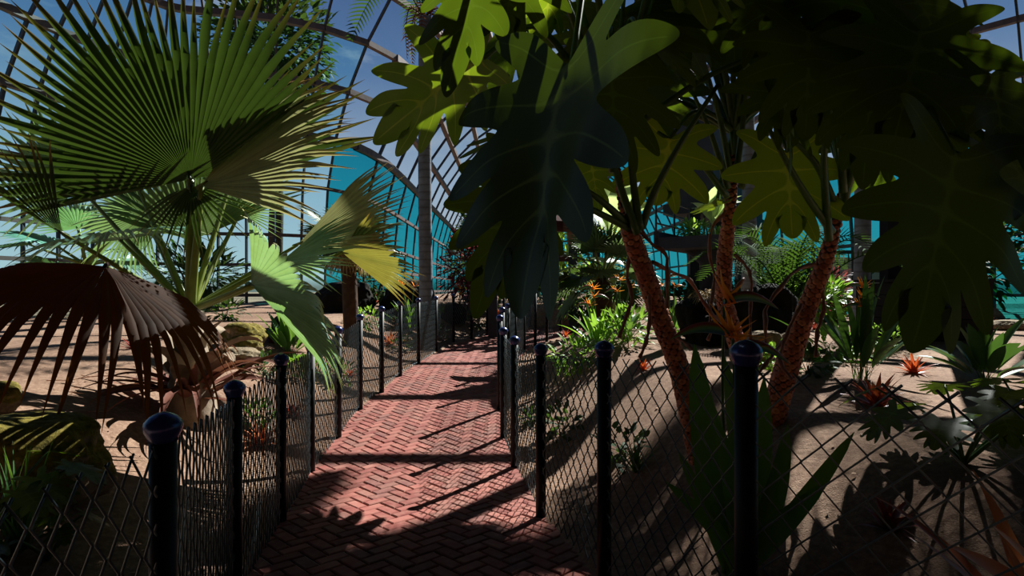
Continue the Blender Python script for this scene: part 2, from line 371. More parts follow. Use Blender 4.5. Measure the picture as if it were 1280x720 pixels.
# ------------------------------------------------------------------ the glasshouse
PLAN = [(-5.0, -9), (-8.5, -4), (-10.2, 2), (-11.3, 8), (-11.0, 12.6), (-9.6, 15.2), (-8.2, 15.9), (-6.5, 16.3), (-5.4, 17.3), (-4.95, 19), (-4.8, 22), (-4.8, 30), (-4.8, 40), (-4.8, 52), (-4.8, 62), (-2.6, 68.5), (3.4, 71), (9.4, 68.5), (11.6, 62), (11.6, 50), (11.6, 38), (11.6, 26), (12.4, 19), (15, 15), (20, 12.5), (23, 7), (21, -2), (13, -9), (3, -11)]
def build_dome():
    pts = [V((x, y, 0)) for x, y in PLAN]; pts = pts+[pts[0]]
    line = smooth_line(pts, 900); L = [0]
    for a, b in zip(line, line[1:]): L.append(L[-1]+(b-a).length)
    n = int(L[-1]/.72); n -= n % 12; base = []; j = 0
    for i in range(n):
        s = L[-1]*i/n
        while L[j+1] < s: j += 1
        base.append(line[j].lerp(line[j+1], (s-L[j])/(L[j+1]-L[j])))
    nor = []
    for i in range(n):
        t = base[(i+2) % n]-base[i-2]; nor.append(V((t.y, -t.x, 0)).normalized())
    zb = .35; zs = EYE+1.5; RR = 8.2
    lev = [(0, zb), (0, 1.25), (0, 2.1), (0, zs)]+[(RR*(1-cos(radians(a))), zs+RR*sin(radians(a))) for a in (10, 20, 30, 40, 50, 60)]
    K = len(lev)
    pos = lambda i, k: base[i % n]+nor[i % n]*lev[k][0]+V((0, 0, lev[k][1]))
    g = MB(); ribs = MB(); pur = MB()
    for i in range(n):
        b = base[i]; nearleft = b.x < -5.6 and b.y < 17.5
        for k in range(K-1):
            if b.y < 1.5 and b.x > -9.9: mi = 3  # unseen panels behind the camera, made opaque to cut sky light
            elif nearleft: mi = 2 if k < 7 else 0
            elif k < 5 or (k < 7 and ((b.x > 6 and b.y > 36) or b.y > 45)): mi = 1
            else: mi = 1 if (k == 8 and ((b.x > 6 and b.y > 36) or b.y > 45)) else 0
            g.add([pos(i, k), pos(i+1, k), pos(i+1, k+1), pos(i, k+1)], [(0, 1, 2, 3)], None, 0, mi)
        dense = b.y < 17.6
        if dense or i % 3 == 0:
            w = .05 if dense else .07
            for k in range(K-1): ribs.bar(pos(i, k), pos(i+1 if False else i, k+1), w, w+.03)
        if b.y > 58 and i % 2 == 0:
            for k in range(1, K-1):
                ribs.bar(pos(i, k), pos(i+2, k+1), .05, .05); ribs.bar(pos(i+2, k), pos(i, k+1), .05, .05)
    for k in range(K):
        for i in range(n):
            w = .2 if k > 4 else .12
            if base[i].y < 17.6: w *= .75
            pur.bar(pos(i, k), pos(i+1, k), w, w)
    struct(g.build('wall_glass', [M['clear'], M['teal'], M['cyan'], M['concrete']], smooth=False))
    struct(ribs.build('wall_ribs', M['steel'], smooth=False)); struct(pur.build('wall_hoops', M['steel_tan'], smooth=False))
    # roof: a glass lid on straight beams
    top = [pos(i, K-1) for i in range(n)]
    r = MB(); r.add(top, [tuple(range(n))]); struct(r.build('ceiling_glass', M['clear'], smooth=False))
    b = MB(); zt = lev[-1][1]+.05
    sl = MB(); sl.add([p+V((0, 0, -.03)) for p in top if p.y < 7.6], [tuple(range(len([p for p in top if p.y < 7.6])))]); struct(sl.build('added_shade_slab', M['concrete'], smooth=False))  # opaque roof part added overhead, out of view, to dim the ambient light
    def span(y):
        xs = []
        for i in range(n):
            p, q = top[i], top[(i+1) % n]
            if (p.y > y) != (q.y > y): xs.append(p.x+(q.x-p.x)*(y-p.y)/(q.y-p.y))
        return (min(xs), max(xs)) if xs else None
    yy = 14.4-2.05*9
    while yy < 66:
        s = span(yy)
        if s: b.bar((s[0], yy, zt), (s[1], yy, zt), .12, .16)
        yy += 2.05
    struct(b.build('ceiling_beams', M['steel'], smooth=False))
    o = MB(); o.lathe((6, 18, -.6), [(120, 0), (120, .05), (.1, .05)], 40); struct(o.build('outside_ground', M['soil']))
build_dome()

# ------------------------------------------------------------------ chain-link fences
def chain_panel(a, b, h, far, W=.104, H=.1):
    "woven wire between two post feet a, b"
    m = MB(); L = (b-a).length; nw = max(2, round(L/(W/2))); w = L/nw
    nr = 2*round(h/H)+1; rh = h/(nr-1); d = (b-a).normalized(); side = V((-d.y, d.x, 0)).normalized(); r = .0033 if not far else .0038
    for k in range(nw):
        pts = []
        for j in range(nr):
            q = (j+k) % 2; u = (k+q)*w
            base = a.lerp(b, clamp(u/L))
            pts.append(base+V((0, 0, .02+j*rh))+side*(.003 if q else -.003))
        e = pts[-1]+(pts[-1]-pts[-2])*.35; pts.append(e)
        m.tube(pts, r, 3 if far else 4, cap=False)
    return m
def fence(name, pts, label, wh):
    t = thing(name, pts[0], label, 'fence')
    for i, p in enumerate(pts):
        m = MB(); far = p.y > 8; n = 12 if far else 24
        m.lathe(p-V((0, 0, .12)), [(.031, 0), (.031, 1.12)], n)
        po = m.build('post', M['post'], t, t.location)
        c = MB(); c.lathe(p+V((0, 0, .985)), [(.033, -.012), (.036, 0), (.043, .014), (.0445, .024), (.042, .036), (.031, .048), (.017, .056), (.004, .060)], n)
        c.build('cap', M['cap'], po, t.location)
    for a, b in zip(pts, pts[1:]):
        chain_panel(a, b, .93, a.y > 7, *wh).build('wire_mesh', M['wire'], t, t.location)
def foot(x, y, top): return V((x, y, EYE+top-1.05))
LP = [(-.80, .2, -.22), (-.86, 1.42, -.30), (-1.18, 2.45, -.385), (-1.37, 3.42, -.38), (-1.57, 4.5, -.415), (-1.63, 5.4, -.35), (-1.69, 6.4, -.28), (-1.63, 7.2, -.22), (-1.58, 8.13, -.17), (-1.48, 9.1, -.15), (-1.4, 10.6, -.14), (-1.2, 11.8, -.1), (-.88, 12.5, -.05), (-.57, 13.2, -.03), (-.2, 14.0, 0), (.45, 14.75, .02), (1.3, 15.4, .04), (2.4, 15.8, .06)]
RP = [(1.55, .25, -.12), (1.02, 1.02, -.13), (.65, 1.6, -.138), (.4, 2.5, -.222), (.175, 3.5, -.33), (.02, 4.6, -.375), (-.08, 5.4, -.36), (-.135, 6.4, -.29), (-.125, 7.5, -.24), (-.06, 8.5, -.22), (.053, 9.6, -.22), (.22, 10.6, -.147), (.46, 11.4, -.03), (.73, 12.1, -.015), (1.1, 13.2, -.015), (1.46, 13.9, -.06), (1.9, 14.5, -.06)]
fence('chain_link_fence', [foot(*p) for p in LP], 'chain-link fence with black posts edging the brick path below the big fan palm', (.085, .09))
fence('chain_link_fence', [foot(*p) for p in RP], 'chain-link fence with black posts edging the brick path before the scaly orange trunks', (.104, .1))
# ------------------------------------------------------------------ plant shapes
def frame(hub, tip, hint):
    "local axes: Y from hub to tip, Z near the hint"
    y = (V(tip)-V(hub)).normalized(); h = V(hint); z = (h-y*h.dot(y))
    z = z.normalized() if z.length > 1e-4 else y.orthogonal().normalized()
    x = y.cross(z)
    return Matrix((x, y, z)).transposed()

def fan_blade(m, hub, tip, hint, span=120, n=44, split=.52, cup=.12, fold=.0, droop=.12, back=.55, seed=1, pleat=.95, lift=0., ragged=.1):
    "fan palm blade: pleated leaflets joined to 'split' of their length, free and tapering beyond"
    rnd = random.Random(seed); hub = V(hub); R = (V(tip)-hub).length; F = frame(hub, tip, hint); A = radians(span); da = 2*A/n
    for i in range(n):
        a = -A+da*(i+.5); Lf = R*lerp(back, 1., (1+cos(a))/2 if abs(a) < pi else 0)*rnd.uniform(1-ragged, 1)
        dr = droop*rnd.uniform(.6, 1.6); tw = rnd.uniform(-.25, .25); bend = rnd.uniform(-.05, .05)
        rs = [.02, .2, split*.8, split, split+(1-split)*.25, split+(1-split)*.5, split+(1-split)*.78, 1.]
        vs = []; ts = []
        for q in rs:
            r = Lf*q; base = min(q, split)*Lf
            hw = base*math.tan(da/2)*1.04
            if q > split: hw *= max(0.015, (1-((q-split)/(1-split))**1.25))
            free = max(0, q-split)
            for e in (-1, 0, 1):
                ang = a+bend*free*2
                x = sin(ang)*r+cos(ang)*e*hw; y = cos(ang)*r-sin(ang)*e*hw
                z = cup*r*(r/R)+fold*abs(sin(a))*r-dr*Lf*(free/(1-split))**1.8*.9-lift*R*(r/R)**2
                z += (pleat*hw if e == 0 else 0)+e*tw*hw*(1 if q > split else 0)
                vs.append(hub+F @ V((x, y, z))); ts.append(q)
        fs = [(j*3+c, j*3+c+1, (j+1)*3+c+1, (j+1)*3+c) for j in range(len(rs)-1) for c in (0, 1)]
        m.add(vs, fs, ts, rnd.random())
    # hastula
    m.tube([hub-F @ V((0, .04, 0)), hub+F @ V((0, .06, .01))], [.02, .006], 6)

def fan_leaf(par, origin, start, hub, tip, hint, mat, pw_=.022, sag=.0, **kw):
    m = MB(); fan_blade(m, hub, tip, hint, **kw); lf = m.build('leaf', mat, par, origin)
    if start is not None:
        s = V(start); h = V(hub); mid = (s+h)/2+V((0, 0, sag)); p = MB(); pts = smooth_line([s, mid, h], 8)
        p.tube(pts, [lerp(pw_*1.3, pw_*.6, i/8) for i in range(9)], 8, 0, 0, .5); p.build('petiole', M['petiole'], lf, origin)
    return lf

def phil_blade(m, hub, tip, hint, width=.75, nl=5, droop=.15, fold=.12, lobdroop=.15, seed=1, cut=.42):
    "split philodendron blade: finger-like lobes either side of a midrib, t = 1 along the veins"
    rnd = random.Random(seed); hub = V(hub); L = (V(tip)-hub).length; W = width*L; F = frame(hub, tip, hint)
    ph = rnd.uniform(0, 6)
    def put(x, y):
        z = fold*abs(x)-lobdroop*W*(abs(x)/W)**2-droop*L*(y/L)**2*(1 if y > 0 else .6)+.02*L*sin(9*x/W+ph)*sin(7*y/L+ph)
        return hub+F @ V((x, y, z))
    vs = []; fs = []; ts = []
    def addv(x, y, t): vs.append(put(x, y)); ts.append(t); return len(vs)-1
    ys = [L*(.0+.58*(i/nl)**1.05) for i in range(nl+1)]
    mid = [addv(0, y, 1) for y in ys]
    angs = [radians(lerp(128, 30, (i/(nl-1))**.85)) for i in range(nl)]
    lens = [W*v for v in [.85, 1.0, 1., .92, .8, .7, .5][:nl]]
    Sl = {}
    for sg in (-1, 1):
        S = []
        for i in range(nl+1):
            if i == 0: S.append(addv(sg*.05*W, -.03*L, 0)); continue
            if i == nl: a = radians(26); ln = W*.34
            else: a = (angs[i-1]+angs[i])/2; ln = cut*(lens[i-1]+lens[i])/2
            S.append(addv(sg*sin(a)*ln, ys[i]*.97+cos(a)*ln, 0))
        Sl[sg] = S[nl]
        for i in range(nl):
            a = angs[i]+rnd.uniform(-.06, .06); ln = lens[i]*rnd.uniform(.92, 1.08)*(1-.08*(sg > 0)); cy = (ys[i]+ys[i+1])/2
            c0 = addv(0, cy, 1)
            def axis_pt(s):
                b = a-.35*(s-.4) if s > .4 else a
                return sg*(sin(a)*min(s, .4)+sin(b)*max(0, s-.4))*ln, cy+(cos(a)*min(s, .4)+cos(b)*max(0, s-.4))*ln
            x, y = axis_pt(.4); c1 = addv(x, y, 1)
            prev = (S[i], c1, S[i+1])
            for (u, v) in ((mid[i], c0), (c0, mid[i+1])):
                pass
            fs.append((mid[i], c0, c1, S[i]) if sg > 0 else (mid[i], S[i], c1, c0)); fs.append((c0, mid[i+1], S[i+1], c1) if sg > 0 else (c0, c1, S[i+1], mid[i+1]))
            gap = (vs[S[i]]-vs[S[i+1]]).length
            for s, k in ((.58, .46), (.76, .37), (.91, .20)):
                x, y = axis_pt(s); x2, y2 = axis_pt(s-.05); dx, dy = x-x2, y-y2; l = sqrt(dx*dx+dy*dy); nx, ny = dy/l, -dx/l
                hw = min(gap, .45*W)*k*.95
                e0 = addv(x+sg*nx*hw, y+sg*ny*hw, 0); cc = addv(x, y, 1); e1 = addv(x-sg*nx*hw, y-sg*ny*hw, 0)
                q = (e0, cc, e1)
                for b in (0, 1): fs.append((prev[b], prev[b+1], q[b+1], q[b]) if sg < 0 else (prev[b], q[b], q[b+1], prev[b+1]))
                prev = q
            x, y = axis_pt(1.0); tp = addv(x, y, .6)
            for b in (0, 1): fs.append((prev[b], prev[b+1], tp) if sg < 0 else (prev[b], tp, prev[b+1]))
    prev = (Sl[-1], mid[nl], Sl[1]); y0 = ys[nl]; rest = L-y0
    for s, k in ((.3, .22), (.6, .19), (.87, .10)):
        y = y0+rest*s; q = (addv(-W*k, y, 0), addv(0, y, 1), addv(W*k, y, 0))
        for b in (0, 1): fs.append((prev[b], prev[b+1], q[b+1], q[b]))
        prev = q
    tp = addv(0, L, .6)
    for b in (0, 1): fs.append((prev[b], prev[b+1], tp))
    m.add(vs, fs, ts, rnd.random())

def face_up(me):
    import bmesh
    bm = bmesh.new(); bm.from_mesh(me); bmesh.ops.remove_doubles(bm, verts=bm.verts, dist=1e-5); bmesh.ops.recalc_face_normals(bm, faces=bm.faces); bm.to_mesh(me); bm.free()

def phil_leaf(par, origin, start, hub, tip, hint, mat=None, sub=2, pr=.014, arch=.15, **kw):
    m = MB(); phil_blade(m, hub, tip, hint, **kw); lf = m.build('leaf', mat or M['phil'], par, origin, sub=sub); face_up(lf.data)
    if start is not None:
        s = V(start); h = V(hub); p = MB(); pts = smooth_line([s, (s*2+h)/3+V((0, 0, arch*.8)), (s+h*2)/3+V((0, 0, arch)), h], 12)
        p.tube(pts, [lerp(pr*1.5, pr*.75, i/12) for i in range(13)], 8, 0, 0, .5); p.build('petiole', M['stalk'], lf, origin)
    return lf

def strap(m, base, azim, elev, L, W, curl=.8, n=8, rnd=0., fold=.3, prof='strap', twist=0., stalk=0.):
    "one strap or paddle leaf rising from base and arching over"
    d = V((cos(azim), sin(azim), 0)); s = V((-sin(azim), cos(azim), 0)); p = V(base); e = elev; vs = []; ts = []
    for i in range(n+1):
        t = i/n
        if prof == 'strap': w = W*(.75+.5*t)*(1-t**3.2) if t < 1 else 0
        elif prof == 'paddle':
            w = W*.12 if t < stalk else W*sin(pi*clamp((t-stalk)/(1-stalk))**.8)**.75
        else: w = W*(1-t**1.5)
        w = max(w, W*.03); dirv = d*cos(e)+V((0, 0, sin(e))); up = -d*sin(e)+V((0, 0, cos(e)))
        sd = s*cos(twist*t)+up*sin(twist*t)
        vs += [p-sd*w/2+up*fold*w/2, p, p+sd*w/2+up*fold*w/2]; ts += [t*.8, t, t*.8]
        p = p+dirv*(L/n); e -= curl/n*(.4+1.2*t)
    m.add(vs, [(i*3+c, i*3+c+1, (i+1)*3+c+1, (i+1)*3+c) for i in range(n) for c in (0, 1)], ts, rnd)
    return p

def rosette(m, c, n, L, W, seed, e0=.35, e1=1.35, curl=1.0, fold=.35, prof='strap', stalk=0., j=.0):
    r = random.Random(seed)
    for i in range(n):
        t = i/n
        strap(m, V(c)+V((r.uniform(-j, j), r.uniform(-j, j), 0)), i*2.39996+r.uniform(-.25, .25), lerp(e0, e1, t)+r.uniform(-.1, .1), L*r.uniform(.75, 1.05)*(1-.25*t*(prof == 'strap')), W*r.uniform(.85, 1.1), curl*r.uniform(.6, 1.25)*(1.1-.6*t), 8, r.random(), fold, prof, r.uniform(-.3, .3), stalk)

def frond(m, pts, leaf, n, W, seed, droop=.4, v=.5, t0=.12):
    "pinnate frond along a rachis"
    r = random.Random(seed); pts = smooth_line(pts, n)
    m.tube(pts, [lerp(.014, .003, i/n) for i in range(n+1)], 5, 0, 0, .5)
    for i in range(int(n*t0), n+1):
        t = i/n; p = pts[i]; d = (pts[min(i+1, n)]-pts[max(i-1, 0)]).normalized(); up = V((0, 0, 1)); s = d.cross(up)
        s = s.normalized() if s.length > 1e-3 else V((1, 0, 0)); u = s.cross(d)
        ln = leaf*(sin(pi*clamp(.12+.85*t))**.6)*r.uniform(.85, 1.08)
        for sg in (-1, 1):
            q = p; vs = []; ts = []; dv = (s*sg*.85+d*.55+u*v*.6).normalized()
            for k in range(4):
                w = W*(1, 1, .7, .05)[k]; vs += [q-d*w/2, q+d*w/2]; ts += [k/3, k/3]
                q = q+dv*ln/3; dv = (dv-V((0, 0, droop*.33))).normalized()
            m.add(vs, [(k*2, k*2+1, k*2+3, k*2+2) for k in range(3)], ts, r.random())

def leaflet(m, p, d, up, L, W, rnd):
    d = d.normalized(); s = d.cross(up)
    if s.length < 1e-3: s = d.orthogonal()
    s.normalize(); u = s.cross(d)
    vs = [p, p+d*L*.35-s*W/2+u*W*.12, p+d*L*.4-u*W*.06, p+d*L*.35+s*W/2+u*W*.12, p+d*L*.75-s*W*.32, p+d*L*.75+s*W*.32-u*W*.1, p+d*L-u*L*.15]
    m.add(vs, [(0, 2, 1), (0, 3, 2), (1, 2, 4), (2, 3, 5), (2, 5, 4), (4, 5, 6)], [0, .4, .9, .4, .5, .5, .7], rnd)

def leafy(m, c, rad, n, L, W, seed, up=.35, hollow=.45):
    "ball of leaves round c"
    r = random.Random(seed); c = V(c)
    for i in range(n):
        d = V((r.gauss(0, 1), r.gauss(0, 1), r.gauss(0, 1))).normalized(); k = lerp(hollow, 1, r.random()**.6)
        p = c+V((d.x*rad[0], d.y*rad[1], d.z*rad[2]))*k
        dr = (d+V((r.uniform(-.6, .6), r.uniform(-.6, .6), r.uniform(-.5, .5)+up-.3)))
        leaflet(m, p, dr, V((r.uniform(-.4, .4), r.uniform(-.4, .4), 1)), L*r.uniform(.6, 1.2), W*r.uniform(.7, 1.2), r.random())

def stems(m, c, tips, rad=.008, seed=1):
    r = random.Random(seed); c = V(c)
    for tp in tips: m.tube(smooth_line([c, c.lerp(V(tp), .5)+V((r.uniform(-.05, .05), r.uniform(-.05, .05), .03)), tp], 5), [lerp(rad, rad*.4, i/5) for i in range(6)], 5)

def rock(name, c, size, mat, seed, label, group=None, rough=.32, rotz=0., flat=.8):
    import bmesh
    bm = bmesh.new(); bmesh.ops.create_icosphere(bm, subdivisions=5, radius=1)
    c = V(c); off = V((seed*3.1, seed*1.7, seed*.9)); R = Matrix.Rotation(rotz, 3, 'Z')
    for v in bm.verts:
        p = v.co.copy(); n = noise.noise(p*.9+off)*.8+noise.noise(p*2.1+off)*.35
        cel = noise.cell(p*1.1+off)*.06; f = 1+rough*n+cel*.4+.05*noise.noise(p*6+off)+.025*noise.noise(p*14+off)
        p = p*f; p.z = max(p.z, -.55) if p.z < 0 else p.z*(1 if p.z < flat else 1)
        if p.z > flat: p.z = flat+(p.z-flat)*.4
        v.co = R @ V((p.x*size[0], p.y*size[1], p.z*size[2]))
    me = bpy.data.meshes.new(name); bm.to_mesh(me); bm.free(); me.materials.append(mat)
    me.polygons.foreach_set('use_smooth', [True]*len(me.polygons))
    o = bpy.data.objects.new(name, me); C.objects.link(o); o.location = c+V((0, 0, .5*size[2]*.8))
    return tag(o, label, 'rock', group)

def flower(par, origin, base, head, dirv, size, seed, stalk=.006):
    size *= 1.15
    "strelitzia: stalk, boat-shaped bract and upright orange petals"
    r = random.Random(seed); base = V(base); head = V(head); d = V(dirv).normalized(); up = V((0, 0, 1))
    k = MB(); k.tube(smooth_line([base, base.lerp(head, .6)+V((r.uniform(-.02, .02), r.uniform(-.02, .02), 0)), head], 8), stalk, 7, 0, 0, .5)
    st = k.build('flower_stalk', M['stalk'], par, origin)
    b = MB(); n = 10; L = size; vs = []; ts = []; s = d.cross(up).normalized()
    for i in range(n+1):
        t = i/n; w = .16*L*(sin(pi*min(1, t*.86+.14))**.8)*(1-t*.35)+.003; p = head+d*L*t+up*(.10*L*sin(pi*t*.9)-.28*L*t*t+.02)
        for a in range(8):
            an = 2*pi*a/8; vs.append(p+s*cos(an)*w*.42+up*sin(an)*w*.62); ts.append(clamp((.5-.5*sin(an))**.8*(1.15-.6*t)+.02))
    b.add(vs, [(i*8+a, i*8+(a+1) % 8, (i+1)*8+(a+1) % 8, (i+1)*8+a) for i in range(n) for a in range(8)]+[tuple(range(8))], ts)
    b.build('bract', M['bract'], st, origin)
    q = MB()
    for i in range(6):
        az = (pi if i % 2 else 0)+r.uniform(-.7, .7); strap(q, head+up*.02*L+d*L*.05*i*.5, az, (.15, 1.35, .8, 1.1, .45, .95)[i], L*r.uniform(.5, .68), L*.17, r.uniform(-.3, .4), 6, r.random(), .5, 'taper')
    q.build('petals', M['petal'], st, origin)
# ------------------------------------------------------------------ the big fan palm on the left
def big_palm():
    b = on_ground(-2.62, 4.7); r = random.Random(5)
    t = thing('fan_palm', b, 'big fan palm on the left with huge pleated leaves and a shaggy dry base', 'palm')
    m = MB(); pts = [b+V((0, 0, -.1)), b+V((.0, 0, .25)), b+V((.0, 0, .55)), b+V((0, 0, .8))]
    m.tube(smooth_line(pts, 10), [.19, .2, .19, .17, .16, .15, .14, .12, .1, .09, .07], 14); m.build('trunk', M['dry'], t, b)
    for i in range(15):      # dry leaf bases clasping the trunk
        m = MB(); az = i*2.4+r.uniform(-.3, .3); z = lerp(.18, .62, i/15)
        strap(m, b+V((cos(az)*.13, sin(az)*.13, z)), az, r.uniform(.9, 1.4), r.uniform(.3, .5), r.uniform(.14, .22), r.uniform(.5, 2.2), 8, r.random(), .5, 'strap', r.uniform(-.5, .5))
        m.build('dry_sheath', M['dry'], t, b)
    for i in range(34):
        az = i*2.39996+r.uniform(-.3, .3); m = MB(); h = b+V((cos(az)*.15, sin(az)*.15, r.uniform(.12, .32)))
        strap(m, h, az, r.uniform(.1, .9), r.uniform(.5, .95), r.uniform(.05, .1), r.uniform(1.0, 2.2), 10, r.random(), .5, 'taper', r.uniform(-1.2, 1.2))
        for k, p in enumerate(m.v): p.z = max(p.z, ground_z(p.x, p.y)+.015+.004*(k % 3))
        m.build('dry_leaf', M['dry_red'], t, b)
    S = P(238, 388, 4.66); L = lambda *a, **k: fan_leaf(t, b, *a, **k)
    L(S, P(238, 224, 4.35), P(150, -85, 4.1), (.12, -1, .2), M['fan'], span=92, n=48, split=.60, cup=.06, back=.78, seed=1, droop=.07, pw_=.036, ragged=.2, pleat=1.1)
    L(None, P(239, 232, 4.36), P(236, 335, 4.2), (0, -1, -.3), M['fan'], span=75, n=20, split=.30, cup=0, back=.75, seed=21, droop=.1)
    L(S, P(252, 232, 4.3), P(452, 122, 4.2), (-.25, -.8, .6), M['fan_frayed'], span=52, n=34, split=.66, cup=.05, back=.7, seed=2, droop=.10, pw_=.03)
    L(S, P(98, 232, 5.3), P(10, 120, 5.2), (.2, -1, .3), M['fan_blue'], span=110, n=36, split=.5, cup=.05, back=.6, seed=3, droop=.12)
    L(S, P(78, 292, 4.3), P(-75, 205, 3.7), (-.3, -.25, .9), M['fan'], span=42, n=20, split=.6, cup=.2, fold=.5, seed=4, droop=.06)
    L(S, P(132, 333, 3.7), P(52, 400, 2.75), (.05, .42, .9), M['fan_dead'], span=112, n=36, split=.58, cup=-.08, fold=-.25, back=.8, seed=5, droop=.30, lift=.16)
    L(S, P(314, 356, 4.3), P(446, 395, 3.75), (.25, .75, .6), M['fan_blue'], span=55, n=30, split=.66, cup=.0, back=.85, seed=6, droop=.10, lift=.05)
    L(S, P(428, 316, 4.75), P(532, 332, 4.5), (.1, .7, .7), M['fan_yellow'], span=50, n=26, split=.6, cup=.05, back=.85, seed=7, droop=.10)
    L(S, P(372, 306, 4.9), P(520, 240, 4.7), (-.1, -.75, .65), M['fan_frayed'], span=36, n=26, split=.62, cup=.06, fold=.1, back=.9, seed=8, droop=.06)
    L(S, P(352, 326, 4.7), P(455, 300, 4.5), (-.1, -.75, .6), M['fan_blue'], span=40, n=18, split=.5, cup=.05, back=.9, seed=81, droop=.12)
    L(S, P(180, 268, 5.3), P(70, 300, 5.2), (0, -1, .3), M['fan_blue'], span=95, n=34, split=.45, cup=.03, back=.7, seed=9, droop=.2)
    L(S, P(300, 266, 5.4), P(352, 226, 5.4), (0, -1, .3), M['fan_blue'], span=70, n=26, split=.4, cup=.03, back=.8, seed=10, droop=.25)
    L(S, P(160, 205, 5.5), P(120, 90, 5.6), (.1, -.9, .4), M['fan_dull'], span=80, n=32, split=.55, cup=.05, back=.7, seed=11, droop=.1)
    L(S, P(300, 190, 5.2), P(372, 70, 5.3), (-.2, -.9, .3), M['fan'], span=50, n=24, split=.6, cup=.05, back=.8, seed=12, droop=.1)
    L(S, P(150, 300, 4.9), P(120, 285, 4.1), (0, -.4, .9), M['fan_blue'], span=80, n=26, split=.5, cup=.05, back=.8, seed=13, droop=.25)
    L(S, P(240, 300, 5.2), P(250, 150, 5.6), (0, -.7, .6), M['fan_dull'], span=70, n=28, split=.5, cup=.05, back=.8, seed=14, droop=.15)
big_palm()

def fan_palm(label, base, h, nl, R, mats_, seed, trunk=.08, e0=-.1, e1=1.2, skirt=0, group=None):
    r = random.Random(seed); b = V(base); t = thing('fan_palm', b, label, 'palm', group); m = MB()
    top = b+V((r.uniform(-.05, .05), r.uniform(-.05, .05), h))
    m.tube(smooth_line([b-V((0, 0, .1)), (b+top)/2, top], 8), [trunk*1.15]+[trunk]*7+[trunk*.7], 12); m.build('trunk', M['bark'], t, b)
    for i in range(nl):
        az = i*2.39996+r.uniform(-.3, .3); el = lerp(e1, e0, (i+.5)/nl)+r.uniform(-.1, .1)
        d = V((cos(az)*cos(el), sin(az)*cos(el), sin(el))); pl = R*r.uniform(.7, 1.1); hub = top+d*pl+V((0, 0, .1*R))
        tip = hub+(d*.85+V((0, 0, -.25-.2*(el < .3)))).normalized()*R*r.uniform(.85, 1.1)
        hint = V((-d.x*sin(el)*.6, -d.y*sin(el)*.6, 1))+V((r.uniform(-.3, .3), r.uniform(-.3, .3), 0))
        fan_leaf(t, b, top, hub, tip, hint, mats_[i % len(mats_)], R*.03, span=105, n=26, split=.5, cup=.12, back=.65, seed=seed*50+i, droop=.15)
    for i in range(skirt):
        az = i*2.39996; hub = top+V((cos(az), sin(az), -.1))*R*.35; tip = hub+V((cos(az)*.35, sin(az)*.35, -1))*R*.8
        fan_leaf(t, b, None, hub, tip, (cos(az), sin(az), .2), M['straw'], span=60, n=12, split=.4, cup=0, seed=seed*70+i, droop=.1)
    return t
fan_palm('small fan palm with a dry skirt left of the tall grey trunk', on_ground(-2.5, 9.0), 1.45, 16, .5, [M['fan_dull'], M['fan']], 31, .12, skirt=6)
fan_palm('grey-green fan palm between the pergola post and the first scaly trunk', on_ground(1.5, 9.3), .85, 26, .56, [M['fan_dull'], M['fan_dull'], M['fan']], 32, .14, -.6, 1.35)
fan_palm('fan palm seen low beyond the dark fallen leaf at the far left', on_ground(-8.3, 11.2), 1.0, 10, .9, [M['fan_blue'], M['fan_dull']], 33, .12)

# tall smooth trunk
def royal_palm():
    b = on_ground(-1.69, 11.2); r = random.Random(8)
    t = thing('tall_palm', b, 'tall palm with a smooth grey trunk rising behind the left fence', 'palm')
    m = MB(); H = 6.35; pts = [b+V((.02*sin(z*2), 0, z)) for z in (-.15, .3, 1.2, 3, 5, H)]
    m.tube(smooth_line(pts, 30), [pw(i/30, [(0, .175), (.08, .155), (.3, .135), (1, .12)]) for i in range(31)], 18); m.build('trunk', M['trunk'], t, b)
    top = b+V((0, 0, H))
    for i in range(9):
        m = MB(); az = i*2.4; d = V((cos(az), sin(az), 0)); L = r.uniform(1.9, 2.4)
        frond(m, [top, top+d*L*.35+V((0, 0, .9)), top+d*L*.75+V((0, 0, 1.0)), top+d*L*1.1+V((0, 0, .35))], .5, 34, .045, 100+i, .5); m.build('frond', M['pinnate'], t, b)
    for i in range(6):
        m = MB(); az = i*1.1+.3; d = V((cos(az), sin(az), 0))
        frond(m, [top, top+d*.3+V((0, 0, .1)), top+d*.38+V((0, 0, -.35)), top+d*.36+V((0, 0, -.85))], .2, 22, .03, 120+i, .9); m.build('dead_frond', M['dry_red'], t, b)
royal_palm()

# pinnate palms
def pinnate(label, base, h, n, L, seed, leaf=.38, mat=None, e0=.2, e1=1.3, group=None):
    r = random.Random(seed); b = V(base); t = thing('feather_palm', b, label, 'palm', group); m = MB(); top = b+V((0, 0, h))
    m.tube([b-V((0, 0, .1)), b+V((0, 0, h*.5)), top], [.12, .11, .08], 10); m.build('trunk', M['bark'], t, b)
    for i in range(n):
        az = i*2.39996+r.uniform(-.2, .2); el = lerp(e1, e0, i/n); d = V((cos(az)*cos(el), sin(az)*cos(el), sin(el))); Li = L*r.uniform(.85, 1.1)
        e = V((cos(az), sin(az), 0)); m = MB()
        frond(m, [top, top+d*Li*.4, top+d*Li*.72+e*Li*.08-V((0, 0, .08*Li)), top+d*Li*.85+e*Li*.28-V((0, 0, .32*Li))], leaf, 30, .022, seed*40+i, .35)
        m.build('frond', mat or M['pinnate'], t, b)
    return t
pinnate('feathery green palm behind the rightmost scaly trunk', on_ground(3.65, 7.6), .3, 15, 1.75, 41, e0=.75, e1=1.4)
pinnate('pale feathery palm by the far timber pergola', on_ground(.6, 16.9), 2.3, 10, 1.5, 42, .3)

